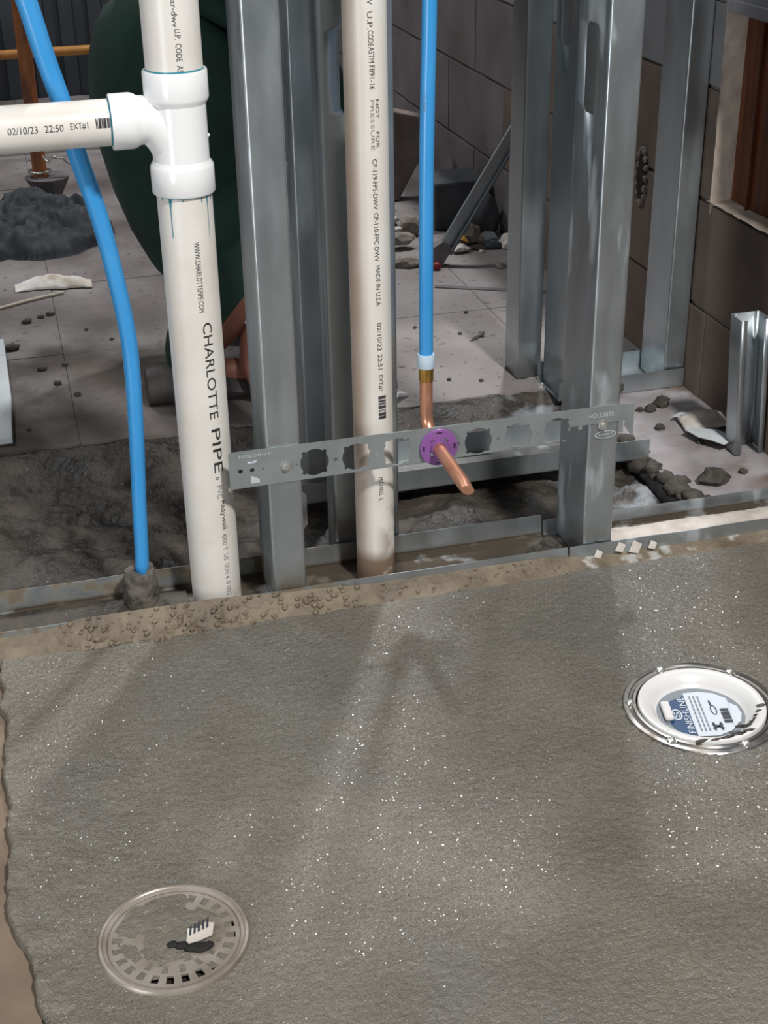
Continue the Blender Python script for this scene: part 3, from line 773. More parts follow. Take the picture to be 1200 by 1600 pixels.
# ------------------------------------------------------------------ drains
dr = thing('floor_drain', 'round mud-smeared metal drain grate set in the wet floor at lower left', 'drain', (D1[0], D1[1], -4))
cx, cy = D1[0], D1[1]
emit('rim', MB().lathe([(67.5, -6), (67.5, 0.6), (66, 2.8), (63.5, 3.2), (62.4, 2.2), (60.5, 2.2), (58.8, 1.2), (58.2, -6)], (cx, cy, 0), 72, closed=False), 'drain_nickel', dr, smooth=True, auto=40)
n = 48; rad = [0.01, 14, 26, 33.5, 42.5, 45.5, 54.5, 58.4]
vs = [(cx + r * math.cos(2 * math.pi * j / n), cy + r * math.sin(2 * math.pi * j / n), 0.6) for r in rad for j in range(n)]
fs = []
for i in range(len(rad) - 1):
    for j in range(n):
        if i == 5 and j % 2 == 0: continue
        if i == 3 and j % 3 == 0: continue
        fs.append((i * n + j, i * n + (j + 1) % n, (i + 1) * n + (j + 1) % n, (i + 1) * n + j))
emit('grate', MB().add(vs, fs), 'drain_nickel', dr, solid=2.2, offset=-1)
emit('sump', MB().lathe([(58.5, -3), (57.5, -6), (0.01, -6)], (cx, cy, 0), 40, closed=False), 'trench_mud', dr, smooth=True)
def smear(X, Y):
    d = np.hypot((X - cx + 2) / 50, (Y - cy - 12) / 46)
    return 0.2 + 4.4 * (fbm(X / 14, Y / 14, 71, 4) - 0.2) * np.clip(1.15 - d * d, -0.4, 1)
emit('mud_smear', MB().grid(np.arange(cx - 54, cx + 54, 2.0), np.arange(cy - 44, cy + 56, 2.0), smear), 'wet_mortar', dr, smooth=True, label='wet grey mortar smeared over the grate')
emit('sticker', MB().add([(cx + 9, cy - 14, 3.6), (cx + 20, cy - 13, 3.6), (cx + 33, cy - 9, 3.4), (cx + 37, cy + 6, 3.6), (cx + 30, cy + 9, 3.6), (cx + 22, cy + 3, 3.7), (cx + 13, cy + 5, 3.8)], [(0, 1, 2, 3, 4, 5, 6)]), 'plaster_chip', dr, label='torn white sticker with barcode')
sb = MB()
for i in range(5):
    t = i / 5.0
    a = Vector((cx + 13 + 20 * t, cy - 5 + 7 * t, 4.1)); sb.add([a, a + Vector((2.0, 0.6, 0)), a + Vector((4.4, 12.6, 0.1)), a + Vector((2.4, 12.0, 0.1))], [(0, 1, 2, 3)])
emit('sticker_bars', sb, 'label_ink', dr)
dk = MB()
for i, (a, b, r_) in enumerate(((-2, -10, 4), (6, -13, 4.5), (14, -18, 5.5), (22, -20, 6), (28, -19, 4))): dk.blob((cx + a, cy + b, 2.8), (r_ * 1.4, r_, 1.8), i, 0.3, 2)
emit('dark_blotch', dk, 'pit_black', dr, smooth=True)

dr2 = thing('floor_drain', 'round drain with white plastic bowl and chrome collar at the right edge', 'drain', (D2[0], D2[1], -10))
cx, cy = D2[0], D2[1]
emit('collar', MB().lathe([(86, -12), (86, -0.5), (84.5, 1.0), (80, 1.4), (79, 0.2), (76, 0.0), (74.5, 1.6), (71.5, 1.8), (70.5, -10)], (cx, cy, 0), 96, closed=False), 'chrome_ring', dr2, smooth=True, auto=35, label='chrome collar ring')
for k in range(6):
    a = math.radians(100 + 60 * k)
    q = (cx + 77.5 * math.cos(a), cy + 77.5 * math.sin(a), 0)
    s_ = MB().lathe([(5.2, -1), (5.2, 1.6), (4.2, 3.6), (2.2, 4.2), (1.8, 3.0), (0.01, 2.8)], q, 20)
    emit('screw', s_, 'zinc_screw', dr2, smooth=True, auto=40)
emit('bowl', MB().lathe([(69.5, -8), (69.5, 2.5), (68.6, 4.0), (66, 4.4), (61, 3.6), (57, 1.0), (52, -4.5), (48.5, -9.5), (46.5, -10)], (cx, cy, 0), 96, closed=False), 'white_plastic', dr2, smooth=True, auto=50, label='white plastic bowl')
emit('cover_plate', MB().lathe([(48.5, -9.6), (0.01, -9.6)], (cx, cy, 0), 64, closed=False), 'label_grey', dr2, label='grey cover inside the bowl')
ca, sa = math.cos(math.radians(-13)), math.sin(math.radians(-13))
def LB(u_, v_, z=-9.0):      # label axes: u to the right in the picture, v away
    return (cx + u_ * ca - v_ * sa, cy + u_ * sa + v_ * ca, z)
def lab(name, pts, m_, z=-9.0, **kw): return emit(name, MB().add([LB(a, b, z) for a, b in pts], [tuple(range(len(pts)))]), m_, dr2, **kw)
arc_ = lambda r_, a0, a1, k=12: [(r_ * math.cos(math.radians(a0 + (a1 - a0) * i / k)), r_ * math.sin(math.radians(a0 + (a1 - a0) * i / k))) for i in range(k + 1)]
lab('blue_label', [(-36, 20), (-36, -20)] + [(-28, -35), (-16, -41), (-12, -42), (-12, 34)], 'label_blue', label='blue sticker half')
lab('white_label', [(-12, -42), (10, -42), (26, -34), (36, -22), (34, 26), (22, 36), (6, 40), (-12, 38)], 'label_white', -8.6, label='white sticker half')
lab('white_flap', [(30, -26), (40, -18), (44, -4), (42, 10), (34, 18), (32, -4)], 'label_white', -8.0)
emit('plastic_knob', MB().box(-7, 7, -13, 13, 0, 6).__class__().add([LB(-37 + a, 2 + b, z) for a in (-5, 5) for b in (-16, 16) for z in (-9, -3)],
     [(0, 1, 3, 2), (4, 6, 7, 5), (0, 4, 5, 1), (2, 3, 7, 6), (0, 2, 6, 4), (1, 5, 7, 3)]), 'white_plastic', dr2, bevel=2.5, label='white plastic knob')
emit('printed_text', text_mb('FINISHLINE', 66, 7.5, lambda a, b: LB(-13 - b, -36 + a, -8.5)), 'label_white', dr2)
rg = MB(); n = 24
rg.add([LB(-27 + a * math.cos(2 * math.pi * i / n), -2 + b * math.sin(2 * math.pi * i / n), -8.5) for a, b in ((6, 10), (4.4, 8)) for i in range(n)], [(i, (i + 1) % n, n + (i + 1) % n, n + i) for i in range(n)])
t_ = text_mb('S', 11, 6, lambda a, b: LB(-24 - b, -8 + a, -8.4)); rg.add(t_.v, t_.f)
emit('round_logo', rg, 'label_white', dr2)
ln = MB()
for i, u_ in enumerate((-7, -2.5, 2)):
    for j in range(9):
        a = -34 + j * 7.4; ln.add([LB(u_, a, -8.1), LB(u_ + 1.6, a, -8.1), LB(u_ + 1.6, a + 6.0, -8.1), LB(u_, a + 6.0, -8.1)], [(0, 1, 2, 3)])
emit('print_lines', ln, 'label_grey', dr2)
bc = bars_mb(26, 9, lambda a, b: LB(31 - b, -20 + a, -7.7), 11, 8, step=20); emit('printed_bars', bc, 'label_ink', dr2)
xl = MB()
for a0 in (35, -35):
    c_, s_ = math.cos(math.radians(a0)), math.sin(math.radians(a0))
    xl.add([LB(13 + c_ * p - s_ * q, -26 + s_ * p + c_ * q, -8.1) for p, q in ((-7, -1.4), (7, -1.4), (7, 1.4), (-7, 1.4))], [(0, 1, 2, 3)])
for q in (-4, 4): xl.add([LB(13 + q - 1.2, -33, -8.05), LB(13 + q + 1.2, -33, -8.05), LB(13 + q + 1.2, -19, -8.05), LB(13 + q - 1.2, -19, -8.05)], [(0, 1, 2, 3)])
emit('cross_logo', xl, 'label_ink', dr2)
lp = MB(); lp.add([LB(15 + a * math.cos(2 * math.pi * i / n), 4 + b * math.sin(2 * math.pi * i / n), -8.1) for a, b in ((3.6, 9), (2.4, 7.6)) for i in range(n)], [(i, (i + 1) % n, n + (i + 1) % n, n + i) for i in range(n)])
lp.add([LB(13, 12, -8.1), LB(15, 12, -8.1), LB(14.5, 22, -8.1), LB(12.5, 22, -8.1)], [(0, 1, 2, 3)])
emit('loop_logo', lp, 'label_ink', dr2)
mk = MB()
for i in range(9): t = i / 8.0; mk.blob((cx + 20 + 40 * t, cy - 52 + 28 * t * t + 2, 4.2 - 3 * math.sin(math.pi * t)), (6, 3.0, 1.4), i, 0.4, 1)
for i in range(5): mk.blob((cx - 30 + 14 * i, cy - 61 - 3 * math.sin(i), 3.6), (9, 3, 1.6), i + 20, 0.4, 1)
emit('mud_streak', mk, 'trench_mud', dr2, smooth=True, label='grey mud streaked on the white rim')

# ------------------------------------------------------------------ person crouching behind the wall
def person():
    t = thing('person', 'person in dark green work clothes crouching behind the white pipes', 'person', (40, 800, 0))
    J = {'pel': (35, 830, 285), 'sp': (70, 830, 420), 'ch': (150, 828, 580), 'nk0': (225, 826, 690), 'nk': (262, 826, 745), 'hd0': (292, 826, 795), 'hd': (318, 826, 850), 'hd2': (330, 826, 905)}
    V = []; E = []; Rr = []; idx = {}
    def nd(k, p, r, par=None):
        idx[k] = len(V); V.append(Vector(p) * S); Rr.append(r)
        if par: E.append((idx[par], idx[k]))
    nd('pel', (38, 830, 300), (178, 190)); nd('sp', (72, 830, 430), (185, 190), 'pel'); nd('ch', (140, 828, 580), (172, 195), 'sp'); nd('nk0', (215, 826, 680), (80, 110), 'ch')
    nd('nk', (262, 826, 750), (52, 52), 'nk0'); nd('hd0', (290, 826, 800), (68, 66), 'nk'); nd('hd', (318, 826, 860), (88, 78), 'hd0'); nd('hd2', (322, 826, 915), (74, 66), 'hd')
    for s_, y0 in (('n', -1), ('f', 1)):
        nd(s_ + 'hip', (70, 830 + y0 * 90, 250), (112, 104), 'pel'); nd(s_ + 'mid', (160, 830 + y0 * 125, 310), (82, 80), s_ + 'hip')
        nd(s_ + 'kn', (262, 830 + y0 * 140, 350), (62, 62), s_ + 'mid'); nd(s_ + 'cf', (130 + 60 * (y0 > 0), 830 + y0 * 138, 200), (80, 74), s_ + 'kn')
        FX = 150 * (y0 > 0); nd(s_ + 'an', (38 + FX, 830 + y0 * 135, 80), (52, 50), s_ + 'cf'); nd(s_ + 'ft', (45 + FX, 830 + y0 * 135, 38), (30, 36), s_ + 'an'); nd(s_ + 'to', (150 + FX, 830 + y0 * 140, 26), (24, 38), s_ + 'ft')
        nd(s_ + 'sh', (190, 830 + y0 * 165, 640), (66, 66), 'nk0'); nd(s_ + 'el', (300, 830 + y0 * 180, 420), (42, 42), s_ + 'sh')
        nd(s_ + 'fa', (225, 830 + y0 * 178, 250), (38, 36), s_ + 'el'); nd(s_ + 'wr', (150, 830 + y0 * 175, 120), (26, 24), s_ + 'fa')
        nd(s_ + 'pa', (135, 830 + y0 * 175, 80), (20, 34), s_ + 'wr')
        for q in range(4):
            yy = 830 + y0 * 175 + (q - 1.5) * 19
            nd('%sfg%d' % (s_, q), (132, yy, 48), (9, 9), s_ + 'pa'); nd('%sfh%d' % (s_, q), (150, yy, 22 + 3 * q), (8, 8), '%sfg%d' % (s_, q)); nd('%sfi%d' % (s_, q), (172, yy, 14), (7, 7), '%sfh%d' % (s_, q))
        nd(s_ + 'th0', (158, 830 + y0 * 175 - 30 * y0, 78), (10, 10), s_ + 'pa'); nd(s_ + 'th1', (178, 830 + y0 * 175 - 36 * y0, 48), (8, 8), s_ + 'th0')
    me = bpy.data.meshes.new('body'); me.from_pydata([v - Vector((40, 800, 0)) * S for v in V], E, [])
    o = bpy.data.objects.new('body', me); C.objects.link(o)
    o.modifiers.new('skin', 'SKIN'); 
    for i, r in enumerate(Rr):
        me.skin_vertices[0].data[i].radius = (r[0] * S, r[1] * S)
    me.skin_vertices[0].data[0].use_root = True
    sb_ = o.modifiers.new('sub', 'SUBSURF'); sb_.levels = 2; sb_.render_levels = 2
    dg = bpy.context.evaluated_depsgraph_get(); m2 = bpy.data.meshes.new_from_object(o.evaluated_get(dg)); m2.name = 'body'
    bpy.data.objects.remove(o)
    m2.materials.clear()
    for k in ('green_cloth', 'skin'): m2.materials.append(MATS[k])
    sk = [Vector(V[idx[k]]) for k in ('hd0', 'hd', 'hd2', 'nk')]
    for p in m2.polygons:
        c = p.center + Vector((40, 800, 0)) * S
        skin = c.z > 0.735
        for s_ in 'nf':
            for a, b, rr in ((s_ + 'fa', s_ + 'wr', 0.05), (s_ + 'wr', s_ + 'pa', 0.06), (s_ + 'pa', s_ + 'fh1', 0.075), (s_ + 'an', s_ + 'ft', 0.05)):
                A, B = V[idx[a]], V[idx[b]]; tt = max(0, min(1, (c - A).dot(B - A) / (B - A).length_squared))
                if (c - (A + (B - A) * tt)).length < rr and (a != s_ + 'an' or c.z < 0.062): skin = True
        p.material_index = 1 if skin else 0; p.use_smooth = True
    b = bpy.data.objects.new('body', m2); C.objects.link(b); b.parent = t; BASE[b.name] = (40, 800, 0)
    for y0 in (-1, 1):
        sh = MB()
        prof = [(-75, 34, 30, 58), (-60, 40, 0, 64), (-20, 42, 0, 62), (30, 44, 0, 50), (75, 46, 0, 38), (105, 38, 0, 30), (120, 20, 4, 20)]
        vs = []; k = 10
        for (dx, wd, zlo, zhi) in prof:
            for j in range(k):
                a = 2 * math.pi * j / k; vs.append((45 + dx + 150 * (y0 > 0), 830 + y0 * 137 + wd * math.cos(a), max(zlo * 0 + 1, (zhi / 2) + (zhi / 2 + 2) * math.sin(a))))
        sh.add(vs, [(i * k + j, i * k + (j + 1) % k, (i + 1) * k + (j + 1) % k, (i + 1) * k + j) for i in range(len(prof) - 1) for j in range(k)] + [tuple(range(k)), tuple((len(prof) - 1) * k + j for j in range(k))])
        emit('shoe', sh, 'shoe_leather', t, smooth=True, auto=60)
    emit('hair', MB().blob((310, 826, 905), (86, 84, 70), 3, 0.1, 3), 'hair', t, smooth=True)
    emit('face_nose', MB().blob((408, 826, 862), (18, 11, 15), 1, 0.1, 2), 'skin', t, smooth=True)
    for s_ in (-1, 1):
        emit('ear', MB().blob((312, 826 + s_ * 80, 860), (16, 7, 24), 2, 0.1, 2), 'skin', t, smooth=True)
        emit('eye', MB().blob((388, 826 + s_ * 30, 880), (7, 9, 7), 2, 0.0, 2), 'label_white', t, smooth=True)
    emit('mouth', MB().blob((398, 826, 828), (7, 20, 4), 2, 0.0, 2), 'red_paint', t, smooth=True)
    emit('wrist_cuff', MB().tube([(162, 655, 138), (153, 655, 124)], 31, 20), 'glove_white', t, smooth=True, auto=40, label='pale cuff on the near wrist')
person()

# ------------------------------------------------------------------ things on the left, beyond the trench
pb = smooth_path([(-128, 2000, 60), (-128, 2000, 300), (-124, 2000, 700), (-120, 2000, 1300)])
emit('scaffold_post', MB().tube(pb, 17, 10), 'rusty_pole', smooth=True, auto=50, label='upright rusty orange scaffold post at the far left', cat='pole')
emit('scaffold_rail', MB().tube([(-420, 2480, 272), (560, 2520, 268)], 12, 14), 'orange_pole', smooth=True, auto=50, label='horizontal orange pole behind the green-clad person', cat='pole')
ft = thing('post_foot', 'grey flared foot under the rusty post, ringed with wire', 'post base', (-122, 2000, 0))
emit('cone', MB().lathe([(26, 1), (30, 20), (52, 62), (54, 66), (20, 68), (0.01, 66)], (-112, 2000, 0), 14), 'bucket_grey', ft)
emit('wire_ring', MB().tube([(-128 + 25 * math.cos(2 * math.pi * i / 24), 2000 + 25 * math.sin(2 * math.pi * i / 24), 80) for i in range(25)], 3.2, 8, caps=False), 'wire', ft, smooth=True)
emit('tie_wire', MB().tube(smooth_path([(-118, 1982, 118), (-108, 1975, 106), (-95, 1976, 116), (-84, 1976, 112), (-74, 1975, 112), (-60, 1975, 100), (-40, 1975, 92)]), 2.6, 8), 'wire', smooth=True,
     label='twisted pale tie wire hanging beside the rusty post', cat='wire')
def pile(X, Y):
    d = np.hypot((X + 165) / 172, (Y - 1745) / 210) + 0.30 * (fbm(X / 45, Y / 45, 86) - 0.5)
    wx = X + 40 * (fbm(X / 50, Y / 60, 84) - 0.5); wy = Y + 60 * (fbm(X / 60, Y / 50, 85) - 0.5)
    r1 = 1 - np.abs(2 * vnoise(wx / 52, wy / 74, 81) - 1); r2 = 1 - np.abs(2 * vnoise(wx / 21 + 3, wy / 30, 82) - 1); r3 = 1 - np.abs(2 * vnoise(wx / 11, wy / 13, 83) - 1)
    n1 = 0.6 * r1 ** 1.5 + 0.34 * r2 + 0.12 * r3
    return np.where(d < 1, 84 * np.clip(1 - d ** 2, 0, 1) ** 0.5 * (0.25 + 0.85 * n1), -3)
emit('cloth_heap', MB().grid(np.arange(-350, 12, 3.6), np.arange(1525, 1970, 3.6), pile), 'black_cloth', smooth=True, label='crumpled black plastic sheet heaped on the floor at the left', cat='plastic sheet')
def torn(X, T):
    e = 28 + 16 * (fbm(X / 18, X * 0, 91, 3) - 0.4)
    Y = 1345 + e * (T - 0.4) * 1.6 + 8 * np.sin(X / 40)
    Z = 3 + 26 * np.sin(np.pi * np.clip(T, 0, 1)) * (0.3 + fbm(X / 20, T * 3, 92, 3)) * np.clip(1 - ((X + 140) / 84.0) ** 2, 0.12, 1)
    return X, Y, Z
emit('torn_paper', MB().grid(np.arange(-220, -64, 4), np.linspace(0, 1, 12), torn), 'paper', smooth=True, solid=0.8, label='crumpled torn white paper on the floor left of the blue tube', cat='paper')
emit('thin_stick', MB().tube([(-256, 1238, 4), (-200, 1266, 5), (-127, 1300, 4)], 3.0, 8), 'stick', label='thin pale stick in front of the torn paper', cat='stick')
emit('white_board', MB().add([(-420, 596, 1), (-250, 592, 1), (-246, 760, 1), (-250, 1040, 1), (-420, 1046, 1)] + [(-420, 596, 13), (-250, 592, 13), (-246, 760, 13), (-250, 1040, 13), (-420, 1046, 13)],
     [(0, 1, 2, 3, 4), (5, 6, 7, 8, 9)] + [(i, (i + 1) % 5, 5 + (i + 1) % 5, 5 + i) for i in range(5)]), 'white_board', bevel=2, label='white flat board lying at the left edge of the picture', cat='board')
emit('board_strip', MB().box(-420, -256, 955, 962, 13.2, 15), 'paper', label='thin white strip lying across the white board', cat='strip')
LUMPS = ((-205, 1148, 9, 'left one of three dark mud lumps in a row below the stick'), (-178, 1168, 7, 'middle one of three dark mud lumps in a row below the stick'), (-160, 1178, 8, 'right one of three dark mud lumps in a row below the stick'),
         (-236, 1010, 12, 'largest dark mud lump right beside the white board'), (-190, 895, 8, 'oval dark mud lump in the dirt patch right of the white board'), (-150, 905, 6, 'small mud lump beside the oval lump in the dirt patch'),
         (-100, 1075, 4, 'tiny dark lump just left of the bent blue tube, under the torn paper'), (-225, 640, 4, 'tiny dark lump at the near corner of the white board'), (-60, 1010, 4, 'tiny dark lump nearest the bent blue tube'),
         (-168, 820, 7, 'dark mud lump at the near end of the dirt patch'), (-140, 760, 6, 'hollow-looking mud lump closest to the trench at the left'))
for i, (x, y, r, lb) in enumerate(LUMPS):
    emit('mud_lump', MB().blob((x, y, r * 0.5), (r, r * 0.9, r * 0.6), i + 5, 0.4, 2), 'clod_mud', smooth=True, label=lb, cat='mud lump', group='dark lumps on the tiles')

# ------------------------------------------------------------------ things in the middle background
ls = [(590, 232), (752, 192), (760, 116), (690, 3), (640, 3)]
emit('leaning_slab', MB().add([(a, 1745 + b * 0.12, b) for a, b in ls] + [(a + 8, 1790 + b * 0.12, b) for a, b in ls], [(0, 1, 2, 3, 4), (5, 6, 7, 8, 9)] + [(k, (k + 1) % 5, 5 + (k + 1) % 5, 5 + k) for k in range(5)]), 'slab_brown', bevel=3,
     label='brown concrete slab leaning by the block wall left of the blue pipe', cat='slab')
emit('dark_block', MB().box(700, 826, 1480, 1600, 0.6, 108), 'dark_block', bevel=6, label='dark grey block behind the diagonal brace', cat='block')
emit('dark_bag', MB().blob((795, 1420, 42), (34, 34, 52), 4, 0.25, 3, floor=0.6), 'dark_block', smooth=True, label='dark grey sack beside the rubble heap', cat='sack')
bc_ = thing('diagonal_brace', 'grey steel brace leaning diagonally behind the blue pipe', 'brace', (640, 1240, 0))
A, B = Vector((648, 1246, 34)), Vector((806, 1262, 268)); dd = (B - A); M = Matrix(( dd.normalized(), Vector((0, 1, 0)), dd.normalized().cross(Vector((0, 1, 0))) )).transposed()
emit('bar', MB().obox((A + B) / 2, (dd.length / 2, 3, 14), M), 'galvanized', bc_, bevel=1)
emit('bar_flange', MB().obox((A + B) / 2 + Vector((8, -10, -8)), (dd.length / 2, 10, 2), M), 'dark_block', bc_, bevel=1)
emit('foot', MB().add([(618, 1226, 0.8), (636, 1226, 0.8), (664, 1236, 36), (646, 1240, 52), (622, 1230, 44), (618, 1256, 0.8), (636, 1256, 0.8), (664, 1256, 36), (646, 1258, 52), (622, 1256, 44)],
     [(0, 1, 2, 3, 4), (5, 6, 7, 8, 9)] + [(i, (i + 1) % 5, 5 + (i + 1) % 5, 5 + i) for i in range(5)]), 'bucket_grey', bc_)
emit('red_tip', MB().blob((624, 1218, 8), (10, 8, 9), 2, 0.15, 2, floor=0.6), 'red_paint', bc_, smooth=True, label='red painted tip')
emit('strip_shadow', MB().add([(590, 1120, 0.8), (586, 1108, 0.8), (790, 1006, 0.8), (796, 1020, 0.8), (590, 1120, 3), (586, 1108, 3), (790, 1006, 3), (796, 1020, 3)],
     [(0, 1, 2, 3), (4, 5, 6, 7), (0, 1, 5, 4), (1, 2, 6, 5), (2, 3, 7, 6), (3, 0, 4, 7)]), 'bucket_grey', label='thin dark strip standing in for a shadow on the pale floor below the rubble', cat='strip')  # shadow on the tiles, built as a thin dark strip
rr = random.Random(12)
heap = [('rubble_stone', 'stone', 'rounded grey stone on top of the rubble heap', (742, 1372, 24), (26, 24, 24)), ('rubble_stone', 'stone', 'brown stone at the back of the rubble heap', (770, 1362, 12), (18, 14, 13)),
        ('rubble_stone', 'clod_mud', 'dark stone left of the yellow leaf', (700, 1352, 12), (15, 14, 12)), ('rubble_stone', 'clod_mud', 'dark stone behind the yellow leaf', (715, 1385, 16), (14, 12, 13)),
        ('plaster_lump', 'plaster_chip', 'white plaster lump in front of the yellow leaf', (706, 1318, 9), (20, 16, 10)), ('plaster_lump', 'plaster_chip', 'white plaster lump at the right of the rubble heap', (814, 1315, 14), (20, 18, 18)),
        ('rubble_stone', 'clod_mud', 'flat dark stone at the front of the rubble heap', (748, 1325, 6), (16, 10, 6)), ('rubble_stone', 'stone', 'small pebble alone in front of the rubble heap', (752, 1188, 6), (9, 8, 7)),
        ('plaster_lump', 'plaster_chip', 'tiny white chip at the front of the rubble heap', (748, 1300, 4), (6, 5, 4))]
for i, (nm, m_, lb, c_, r_) in enumerate(heap): emit(nm, MB().blob(c_, r_, i + 30, 0.4, 2, floor=0.4), m_, label=lb, cat='stone' if 'stone' in nm else 'plaster', group='rubble heap by the block wall')
emit('yellow_leaf', MB().add([(694, 1335, 20), (712, 1328, 24), (730, 1330, 16), (724, 1342, 28), (704, 1348, 30)], [(0, 1, 2, 3, 4)]), 'leaf_yellow', solid=0.8, label='yellow dry leaf on the rubble heap', cat='leaf')
emit('foil_scrap', MB().add([(766, 1332, 18), (790, 1328, 22), (800, 1336, 12), (796, 1356, 26), (772, 1356, 30)], [(0, 1, 2), (0, 2, 3), (0, 3, 4)]), 'foil', solid=0.6, label='shiny foil scrap on the rubble heap', cat='foil')
emit('dark_bottle', MB().tube([(764, 1322, 9), (784, 1318, 9), (796, 1316, 9), (806, 1314, 9)], [8, 8, 7, 3.5], 14), 'glass_bottle', smooth=True, auto=40, label='dark glass piece under the foil scrap', cat='glass')
for i, (x, y, z, r, m_, lb) in enumerate(((575, 1262, 9, (30, 22, 12), 'stone', 'broad flat stone between slim white pipe and blue pipe'), (590, 1385, 22, (38, 20, 14), 'stone', 'grey slab piece between slim white pipe and blue pipe'),
        (640, 1475, 22, (24, 22, 22), 'stone', 'brown stone behind the slab piece'), (590, 1450, 24, (26, 14, 5), 'plaster_chip', 'white shard on top of the slab piece'), (612, 1570, 10, (26, 30, 14), 'plaster_chip', 'pale lump behind the white shard'))):
    emit('rubble_piece', MB().blob((x, y, z), r, i + 50, 0.3, 2, floor=0.4), m_, label=lb, cat='stone', group='rubble left of the blue pipe')
bt = thing('bolt', 'shiny metal bolt lying on the pale floor right of the blue pipe', 'bolt', (575, 815, 0))
emit('shank', MB().tube([(562, 806, 4), (588, 824, 4)], 2.6, 10), 'zinc_screw', bt, smooth=True, auto=40)
emit('head', MB().tube([(587, 823, 5), (591, 826, 5)], 6, 10), 'wire', bt, smooth=True, auto=40)
emit('hose_ring', MB().tube([(352 + 26 * math.cos(a), 655 + 40 * math.sin(a), 4) for a in np.linspace(-1.7, 2.2, 24)], 4, 8), 'bucket_grey', smooth=True, label='loose grey hoop on the tiles right of the slim white pipe', cat='hoop')
emit('paper_scrap', MB().add([(335, 590, 2), (372, 600, 8), (388, 596, 3), (366, 580, 14), (350, 556, 2)], [(0, 1, 3), (1, 2, 3), (0, 3, 4)]), 'white_board', solid=0.7, label='folded white paper scrap beside the slim white pipe foot', cat='paper')
GRIT = ((555, 845, 'dark grit speck just left of the bolt'), (485, 900, 'dark grit speck midway between blue pipe and bolt'), (640, 720, 'dark grit speck nearest the foot of the dark studs'), (520, 620, 'dark grit speck at the broken tile edge, right of its twin'),
        (470, 640, 'dark grit speck at the broken tile edge beside the copper elbow'), (600, 950, 'dark grit speck above the bolt, towards the thin dark strip'), (420, 820, 'dark grit speck right beside the blue pipe'), (455, 730, 'dark grit speck between the crimp sleeve and the bolt'))
for i, (x, y, lb) in enumerate(GRIT):
    emit('grit', MB().blob((x, y, 2), (4.5, 4, 3), i + 70, 0.4, 1), 'clod_mud', label=lb, cat='grit', group='grit on the pale floor')

# ------------------------------------------------------------------ things at the right
rg = MB(); rq = random.Random(5)
for i in range(46):
    t = i / 45.0; y = 330 - 215 * t; x = 652 + 26 * max(0, t - 0.25) * (0.3 + rq.random()) + rq.uniform(-5, 9)
    r_ = rq.uniform(7, 17); rg.blob((x, y, -4 + rq.uniform(-7, 3)), (r_, r_ * 1.1, r_ * 0.75), i, 0.45, 2)
emit('mud_ridge', rg, 'clod_mud', smooth=True, label='crumbly dark mud ridge along the edge of the pale slab', cat='mud')
for i, (x, y, r, lb) in enumerate(((764, 437, 15, 'largest round mud clod on the pale slab near the corner track'), (738, 421, 11, 'mud clod beside the largest round clod'), (722, 352, 9, 'flat mud clod on the pale slab right of the bracket end'),
        (706, 512, 26, 'big dark mud lump under the rear corner track'), (716, 160, 22, 'jagged dark mud clod just behind the front track'), (772, 175, 7, 'small mud clod at the right behind the front track'),
        (722, 426, 7, 'tiny grey clod nearest the bracket end'), (758, 288, 6, 'small clod below the torn paint flake'), (790, 250, 4, 'speck of mud beside the stud offcut'))):
    emit('mud_clod', MB().blob((x, y, r * 0.4), (r, r * 0.8, r * 0.62), i + 80, 0.45, 2), 'clod_mud', label=lb, cat='mud clod', group='mud clods on the pale slab')
emit('paper_sheet', MB().grid(np.linspace(0, 1, 14), np.linspace(0, 1, 10), lambda U, V: (752 + 76 * U + 8 * V, 318 + 52 * V + 14 * (fbm(U * 5, V * 4, 5) - 0.5), 3 + 12 * np.sin(np.pi * U) * V + 7 * fbm(U * 4, V * 4, 7))), 'plaster_chip', smooth=True, solid=0.8,
     label='beige crumpled paper sheet against the stud offcut', cat='paper')
fl = [(745, 312), (760, 322), (772, 302), (790, 296), (800, 268), (794, 252), (776, 246), (764, 262), (752, 282)]
mb = MB().add([(a, b, 10 + 7 * fbm(a / 9, b / 9, 8)) for a, b in fl] + [(772, 280, 17)], [(i, (i + 1) % 9, 9) for i in range(9)])
emit('paint_flake', mb, 'white_board', solid=1.0, label='white peeled flake curling on the pale slab', cat='flake')
fl = [(752, 372), (770, 384), (800, 378), (796, 366), (774, 364)]
emit('paint_flake', MB().add([(a, b, 9) for a, b in fl], [tuple(range(5))]), 'white_board', solid=1.0, label='narrow white flake at the far edge of the crumpled sheet', cat='flake')
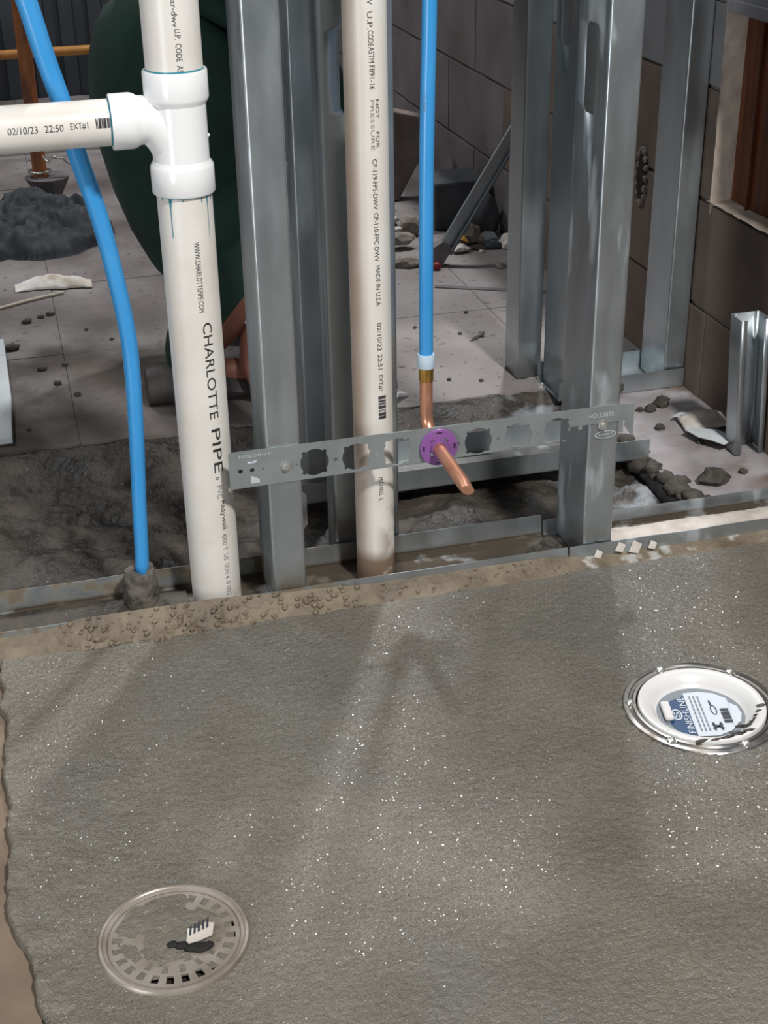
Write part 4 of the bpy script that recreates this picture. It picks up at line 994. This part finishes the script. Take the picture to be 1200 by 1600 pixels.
# plaster bed lying in the right-hand track
mb = MB().grid(np.arange(500, 832, 4), np.linspace(0, 1, 14), lambda X, T: (X, 8 + 56 * T + 5 * (fbm(X / 16, T, 4) - 0.5), 2 + 13 * np.sin(np.pi * np.clip(T, 0, 1)) ** 0.6 * (0.55 + 0.5 * fbm(X / 14, T * 4, 15, 4))))
emit('plaster_bed', mb, 'plaster_chip', smooth=True, label='white plaster debris lying in the right-hand floor track', cat='plaster')
mb = MB().grid(np.arange(-600, -54, 4), np.linspace(0, 1, 14), lambda X, T: (X, 4 + 84 * T, -5 + (12 * np.clip((X + 190) / 60, 0, 1) * (fbm(X / 20, T * 4, 16, 4)) + 2) * np.sin(np.pi * np.clip(T, 0.02, 1))))
emit('mud_fill', mb, 'trench_mud', smooth=True, label='dark mud lying in the front track around the sleeve', cat='mud')
for i, (x, y, z, r, lb) in enumerate(((416, 30, 0, 10, 'brown mortar crumb in the front track at the joint by the scuffed stud'), (404, 44, 0, 9, 'brown mortar crumb just left of the track joint, against the back flange'), (424, 52, 0, 12, 'largest brown mortar crumb at the back of the track joint'), (330, 20, 2, 12, 'left one of three brown crumbs midway along the front track'), (348, 26, 0, 10, 'middle one of three brown crumbs midway along the front track'), (362, 16, 0, 9, 'right one of three brown crumbs midway along the front track'), (408, 22, 4, 6, 'smallest brown crumb at the track joint'))):
    emit('mortar_crumb', MB().blob((x, y, z), (r * 1.3, r, r * 0.8), i + 100, 0.5, 2), 'clod_mud', label=lb, cat='mortar crumb', group='crumbs in the front track')
for i, (x, y, z, r, lb) in enumerate(((500, -6, 16, 7, 'white plaster flake on the front track just right of the scuffed stud'), (520, -8, 14, 9, 'largest white plaster flake on the front track right of the scuffed stud'), (545, -7, 13, 6, 'rightmost white plaster flake on the front track'), (470, -5, 10, 6, 'white plaster flake on the front track at the foot of the scuffed stud'), (380, 12, 6, 6, 'white plaster flake inside the front track, left of the pair by the joint'), (395, 14, 5, 7, 'white plaster flake inside the front track, right of the pair by the joint'))):
    emit('plaster_flake', MB().add([(x - r, y, z - r * 0.6), (x + r * 0.4, y - 2, z - r), (x + r, y - 1, z + r * 0.4), (x - r * 0.2, y + 2, z + r)], [(0, 1, 2, 3)]), 'plaster_chip', solid=1.4,
         label=lb, cat='plaster flake', group='plaster flakes on the front track')
emit('white_strip', MB().obox((800, -6, 20), (26, 3, 4), Matrix.Rotation(0.0, 3, 'Z')), 'white_board', bevel=1.5, label='white plastic strip on the front track at the right edge', cat='strip')
